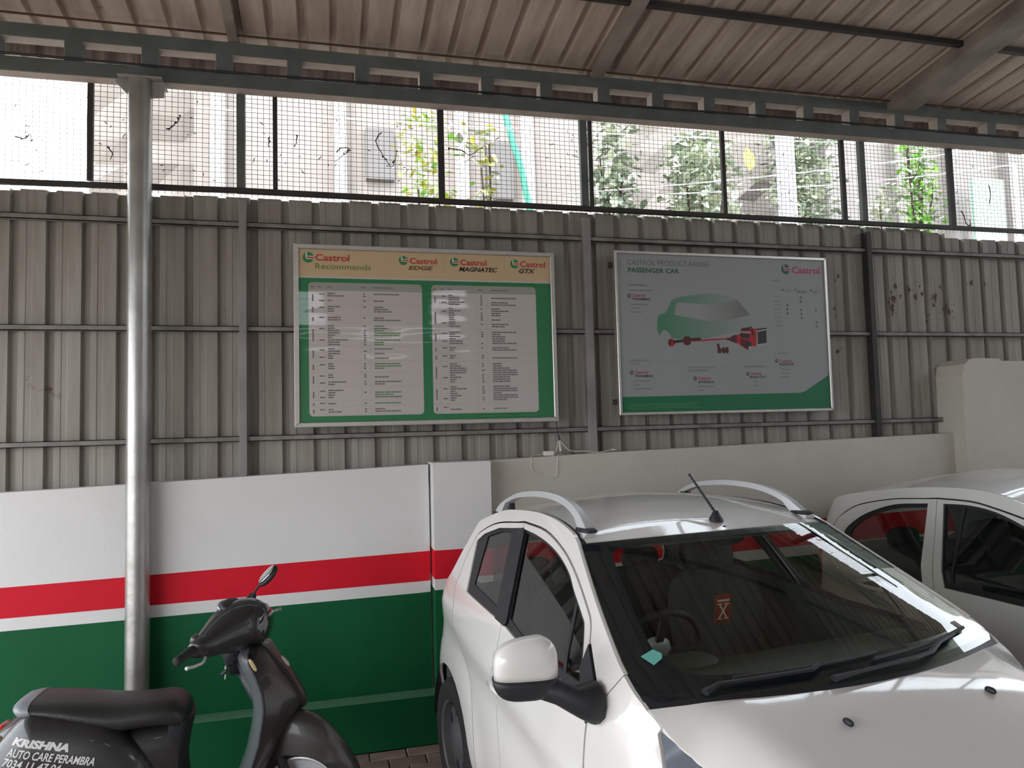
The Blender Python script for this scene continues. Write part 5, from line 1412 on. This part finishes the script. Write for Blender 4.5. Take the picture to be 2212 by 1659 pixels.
for s_ in (-1, 1):
    m_ = SB(); m_.tube([(-.016, s_ * .225, 0)] + [(-.017 - .001 * k, s_ * (.235 + .012 * k), .001) for k in range(10)] + [(-.027, s_ * .350, .002)], [.017] + [.0185 if k % 2 else .0165 for k in range(10)] + [.012], 14); m_.obj('grip', MAT['rubber'], sc, smooth=True)
    m_ = SB(); superell(m_, (.005, s_ * .205, -.022), .030, .022, .020, .6, 14, 6); m_.obj('lever_perch', MAT['blackplastic'], sc, smooth=True)
    m_ = SB(); m_.tube(catmull([(.018, s_ * .20, -.034), (.030, s_ * .25, -.044), (.020, s_ * .30, -.038), (.012, s_ * .335, -.028)] if s_ < 0 else [(.018, .20, -.034), (.055, .24, -.048), (.09, .28, -.048), (.122, .305, -.046)], 4), [.007] * 12 + [.008], 8, squash=(.7, 1)); m_.obj('brake_lever', MAT['silver'], sc, smooth=True)
    m_ = SB(); m_.tube([(.012, s_ * .336, -.028), (.012, s_ * .342, -.027)] if s_ < 0 else [(.122, .305, -.046), (.128, .308, -.046)], .0085, 8); m_.obj('lever_tip', MAT['silver'], sc, smooth=True)
    m_ = SB(); superell(m_, (-.035, s_ * .175, .012), .018, .026, .024, .6, 14, 6); m_.obj('switch_block', MAT['scooter_dust'], sc, smooth=True)
    m_ = SB(); m_.box(-.057, -.050, s_ * .175 - .008, s_ * .175 + .008, .006, .018); m_.obj('switch', MAT['silver'], sc)
# rear view mirror on the far side
mr = empty('rear_mirror', (0, 0, 0), 0, sc)
m_ = SB(); m_.tube(catmull([(.012, .205, .010), (.024, .215, .035), (.040, .235, .070), (.060, .25, .098)], 4), [.012] * 3 + [.006] * 20, 8) if False else m_.tube(catmull([(.012, .205, .005), (.024, .215, .035), (.040, .235, .070), (.062, .25, .100)], 4), .0055, 8); m_.obj('mirror_stalk', MAT['blackplastic'], mr, smooth=True)
rot = Matrix.Rotation(R(-43), 3, 'Y') @ Matrix.Rotation(R(22), 3, 'X')
m_ = SB(); superell(m_, (.098, .25, .134), .058, .046, .017, .85, 22, 8, rot=rot); m_.obj('mirror_shell', MAT['blackplastic'], mr, smooth=True)
m_ = SB(); superell(m_, Vector((.098, .25, .134)) + rot @ Vector((0, 0, .0155)), .053, .040, .003, .85, 22, 6, rot=rot); m_.obj('mirror_glass', MAT['mirror'], mr, smooth=True)
# front fender and wheel
WC = (.33, -.73)
FO = [(8, .285, .030), (20, .262, .055), (38, .266, .066), (55, .283, .074), (72, .318, .080), (88, .350, .082), (105, .362, .082), (125, .34, .078), (150, .30, .07), (170, .28, .06)]
secs = []
for a, rr_, hw in [(hermite(t, [0, 1, 2, 3, 4, 5, 6, 7, 8, 9], [f[0] for f in FO]), hermite(t, list(range(10)), [f[1] for f in FO]), hermite(t, list(range(10)), [f[2] for f in FO])) for t in np.linspace(0, 9, 28)]:
    c_, s_ = math.cos(R(a)), math.sin(R(a)); ring = []
    dep = min(.12, rr_ - .235) + .035 * (1 if 50 < a < 140 else .4)
    for v in np.linspace(-1, 1, 11):
        q = rr_ - dep * abs(v) ** 3.2
        ring.append((WC[0] + q * c_, v * hw, WC[1] + q * s_))
    for v in np.linspace(1, -1, 11):
        q = rr_ - .006 - (dep - .004) * abs(v) ** 3.2
        ring.append((WC[0] + q * c_, v * (hw - .004), WC[1] + q * s_))
    secs.append(ring)
m_ = SB(); m_.loft(secs); m_.obj('front_fender', MAT['scooter_dust'], sc, angle=60)
m_ = SB(); m_.tube([(.06, .0, -.15), (.20, .0, -.46), (.24, -.05, -.55), (.32, -.075, -.72)], [.035, .03, .022, .018], 10); m_.obj('fork', MAT['blackplastic'], sc, smooth=True)
def wheel(name, c, r_, par, cls, n=36):
    w = empty(name, (0, 0, 0), 0, par)
    T = Matrix.Translation(c) @ Matrix.Rotation(R(90), 4, 'X')
    m_ = cls(); tw = .048; rc = r_ - tw
    m_.lathe([(rc - .035, -.030), (rc, -.047), (rc + .025, -.042), (r_ - .006, -.022), (r_, 0), (r_ - .006, .022), (rc + .025, .042), (rc, .047), (rc - .035, .030)], n, T); m_.obj('tyre', MAT['rubber'], w, angle=30)
    m_ = cls(); m_.lathe([(rc - .030, .030), (rc - .038, .034), (rc - .05, .020), (rc - .06, .012), (.05, .022), (.04, .045), (0, .047)], n, T)
    m_.lathe([(rc - .030, -.030), (rc - .05, -.020), (.05, -.022), (0, -.03)], n, T); m_.obj('rim', MAT['silver'], w, angle=30)
    return w
wheel('front_wheel', (WC[0], 0, WC[1]), .245, sc, SB)
wheel('rear_wheel', (-.62, 0, .24), .24, sc, MB)
m_ = MB(); m_.loft([sect(-.70, .36, .20, .05), sect(-.5, .36, .18, .08), sect(-.25, .34, .17, .07), sect(-.12, .30, .20, .04)]); m_.obj('engine_case', MAT['cabin_grey'], sc, smooth=True)
m_ = MB(); m_.tube([(-.20, -.13, .26), (-.26, -.15, .005)], .012, 8); m_.tube([(-.20, .13, .26), (-.26, .15, .005)], .012, 8); m_.tube([(-.20, -.13, .22), (-.20, .13, .22)], .012, 8); m_.obj('centre_stand', MAT['dark_steel'], sc)

# ================================================================== OUTSIDE seen through the mesh
def plaster(name, col, n=.15): return simple(name, col, 0.9, noise=n, nscale=1.2, bump=0.3, bscale=12)
O_WALL = plaster('outside_wall_plaster', (0.33, 0.29, 0.265))
O_LAT = plaster('laterite_bank', (0.29, 0.255, 0.225), .3)
O_DARK = plaster('outside_window_grey', (0.20, 0.185, 0.18))  # plain dark grey of the building windows
O_PALE = plaster('pale_outside_render', (0.55, 0.52, 0.49))
O_COL = plaster('concrete_pole', (0.36, 0.34, 0.35))
LEAFS = [simple('leaf_%s' % n, c, .5) for n, c in (('grey_green', (.31, .36, .27)), ('bright_green', (.25, .52, .09)), ('pale', (.60, .63, .48)), ('yellow', (.50, .47, .09)), ('dark', (.20, .25, .18)))]
# terraced bank
bk = MB()
nx, nz = 60, 26
rb = random.Random(9)
hv = [[rb.uniform(-.10, .10) for _ in range(nx + 1)] for _ in range(nz + 1)]
vs = []
for j in range(nz + 1):
    for i in range(nx + 1):
        x = -3 + 22 * i / nx; z = -.1 + 8.5 * j / nz
        vs.append((x, 9.6 + z * .12 + hv[j][i] + .12 * math.sin(x * 1.3 + z), z))
bk.add(vs, [(j * (nx + 1) + i, j * (nx + 1) + i + 1, (j + 1) * (nx + 1) + i + 1, (j + 1) * (nx + 1) + i) for j in range(nz) for i in range(nx)])
tag(bk.obj('bank', O_LAT), 'tall laterite earth bank behind the shed', None, None, 'structure')
# neighbouring building: pinkish wall with columns and openings (left and middle)
hb = thing('building', 'pinkish plastered building outside behind the middle of the mesh screen', 'building', (1.0, 8.2, 0))
def hbx(name, x0, x1, y0, y1, z0, z1, mat):
    m_ = MB(); m_.box(x0 - 1.0, x1 - 1.0, y0 - 8.2, y1 - 8.2, z0, z1); return m_.obj(name, mat, hb)
hbx('wall', -1.4, 3.6, 8.3, 9.2, 0, 7.0, O_WALL)
for x in (-1.15, 0.15, 1.55, 2.35): hbx('column', x - .07, x + .07, 8.14, 8.3, 0, 7.0, O_PALE)
for x, z0, z1 in ((2.02, 4.55, 5.25), (0.60, 4.7, 5.3)):
    w = hbx('window', x - .16, x + .16, 8.22, 8.31, z0, z1, O_DARK)
hbx('sill_band', -1.4, 3.6, 8.20, 8.3, 4.28, 4.42, O_PALE)
# slanting green pipe
m_ = MB(); m_.tube([(1.80, 7.4, 5.6), (1.95, 7.4, 4.95), (2.06, 7.42, 4.62), (2.22, 7.42, 3.7), (2.25, 7.4, 0)], .035, 10)
tag(m_.obj('green_pipe', simple('green_pvc_pipe', (.06, .32, .22), .4), smooth=True), 'slanting turquoise green pipe outside the middle mesh panel', 'pipe')
# poles
m_ = MB(); m_.lathe([(.12, 0), (.10, 5.35), (.0, 5.36)], 20); o = m_.obj('utility_pole', O_COL, smooth=True); o.location = (5.02, 6.95, 0)
tag(o, 'thick pale concrete pole outside behind the right sign board', 'pole')
m_ = MB(); m_.lathe([(.035, 0), (.03, 5.2), (.0, 5.21)], 12); o = m_.obj('thin_pole', O_PALE, smooth=True); o.location = (9.05, 7.6, 0)
tag(o, 'thin white pole outside near the right end of the mesh screen', 'pole')
m_ = MB(); m_.box(-.28, .28, -.03, .03, 4.3, 5.25); m_.box(-.25, -.19, -.02, .02, 0, 4.3); m_.box(.19, .25, -.02, .02, 0, 4.3); o = m_.obj('hoarding', simple('pale_green_panel', (.34, .44, .38), .6)); o.location = (9.35, 8.3, 0)
tag(o, 'pale green standing hoarding outside near the right end of the mesh screen', 'hoarding')
m_ = MB()
for i, (x0, w) in enumerate(((5.9, .5), (6.45, .35), (6.85, .6), (7.5, .4), (8.6, .7), (9.4, .6))):
    pass
ow = thing('boundary_wall', 'grey beige rendered wall with pilasters outside behind the right mesh panels', 'wall', (8, 8.8, 0))
def obx(name, x0, x1, y0, y1, z0, z1, mat):
    m_ = MB(); m_.box(x0 - 8, x1 - 8, y0 - 8.8, y1 - 8.8, z0, z1); return m_.obj(name, mat, ow)
obx('wall', 6.4, 14, 8.9, 9.2, 0, 6.6, plaster('grey_beige_render', (.28, .26, .24)))
for x in (6.55, 7.1, 8.3, 9.3, 10.4): obx('pilaster', x - .12, x + .12, 8.72, 8.9, 0, 6.6, plaster('grey_beige_pilaster', (.27, .25, .235)))
# overhead wires
for i, (a, b) in enumerate((((-1, 5.9, 4.36), (8.5, 5.9, 4.75)), ((1.9, 5.8, 3.80), (8.5, 5.8, 4.95)), ((3.0, 5.85, 3.88), (8.5, 5.85, 4.72)))):
    a = Vector(a); b = Vector(b)
    m_ = MB(); m_.tube([a.lerp(b, t) - Vector((0, 0, .18 * 4 * t * (1 - t) * .5)) for t in np.linspace(0, 1, 16)], .006, 5)
    tag(m_.obj('overhead_wire', simple('pale_wire', (.75, .75, .72), .5)), ('uppermost pale overhead wire outside, nearly level', 'steepest pale overhead wire climbing to the right', 'lower pale overhead wire climbing to the right')[i], 'wire')
# plants: stems with individual leaf blades
def plant(label, x, y, z0, z1, rad, n, kinds, seed, size=.10, stems=7):
    rg = random.Random(seed)
    t = thing('shrub', label, 'shrub', (x, y, 0), 0, 'plants outside the mesh screen')
    sm = MB(); tips = []
    for i in range(stems):
        a = rg.uniform(0, 6.28); r_ = rad * rg.uniform(.3, 1)
        pts = [Vector((rg.uniform(-.06, .06), rg.uniform(-.06, .06), 0)), Vector((math.cos(a) * r_ * .35, math.sin(a) * r_ * .35, z0 * .9)), Vector((math.cos(a) * r_, math.sin(a) * r_ * .6, rg.uniform(z0, z1)))]
        P = catmull(pts, 5); sm.tube(P, [.018 * (1 - .6 * k / len(P)) for k in range(len(P))], 5); tips += P[4:]
    sm.obj('stems', MAT['twig'], t)
    lv = MB()
    for i in range(n):
        c = rg.choice(tips) * 1.0; c = Vector((rg.gauss(c.x, rad * .35), rg.gauss(c.y, rad * .2), rg.uniform(z0, z1) if rg.random() < .6 else c.z + rg.gauss(0, .15)))
        s_ = size * rg.uniform(.5, 1.3); a = rg.uniform(0, 6.28); e = rg.uniform(-1.1, .6)
        d = Vector((math.cos(a) * math.cos(e), math.sin(a) * math.cos(e), math.sin(e))); w = d.cross(Vector((rg.uniform(-.4, .4), rg.uniform(-.4, .4), 1))).normalized(); up_ = w.cross(d)
        lv.add([c, c + d * s_ * .35 + w * s_ * .28 + up_ * s_ * .05, c + d * s_ * .75 + w * s_ * .2, c + d * s_, c + d * s_ * .75 - w * s_ * .2, c + d * s_ * .35 - w * s_ * .28 + up_ * s_ * .05], [(0, 1, 2, 3), (0, 3, 4, 5)], rg.choice(kinds))
    tag(lv.obj('foliage', LEAFS, t), kind='stuff')
    return t
plant('grey green leafy shrub outside right of the double mesh post', 2.75, 6.6, 3.6, 5.4, .32, 900, [0, 0, 2, 4], 1, .11)
plant('broad leaved shrub low outside behind the sign gap', 3.75, 6.7, 3.3, 4.75, .36, 900, [0, 2, 2, 0], 2, .13)
creeper = plant('dense grey green creeper outside left of the concrete pole', 4.60, 8.4, 3.4, 5.6, .42, 2800, [0, 2, 2, 4, 0], 3, .11)
plant('dense pale leaved creeper outside right of the concrete pole', 5.90, 7.8, 3.4, 5.6, .42, 2800, [0, 2, 2, 4, 0], 4, .11)
plant('bright lime green bush outside right of the creepers', 6.80, 7.0, 3.8, 5.4, .30, 800, [1, 1, 0, 2], 5, .10)
plant('low pale bush outside below the bright lime green bush', 5.95, 6.6, 3.2, 4.4, .25, 260, [2, 0, 2], 6, .12)
plant('pale yellow green bush outside in the panel left of the pipe', 0.95, 6.9, 3.3, 4.95, .40, 700, [3, 2, 1, 2], 7, .10)
plant('small bushy plant outside just right of the mesh bar before the pipe', 1.45, 6.3, 3.3, 4.55, .22, 220, [2, 3, 0], 8, .10)
plant('sparse reddish topped shrub outside at the far right', 9.9, 7.4, 3.6, 5.4, .3, 240, [2, 0], 9, .09)
yl = empty('large_leaf', (4.72 - 4.90, 6.75 - 8.4, 4.62), 0, creeper); tag(yl, 'large yellow leaf')
m_ = MB(); pts = [(.02, -.10), (.10, -.04), (.10, .06), (.04, .13), (-.03, .15), (-.08, .05), (-.06, -.06)]
m_.add([(a, .03 * math.sin(a * 20), b) for a, b in pts], [tuple(range(7))]); m_.obj('blade', LEAFS[3], yl)
m_ = MB(); m_.tube([(0, 0, -.09), (-.05, .2, -.22), (-.1, .6, -.3)], .004, 5); m_.obj('stalk', LEAFS[0], yl)
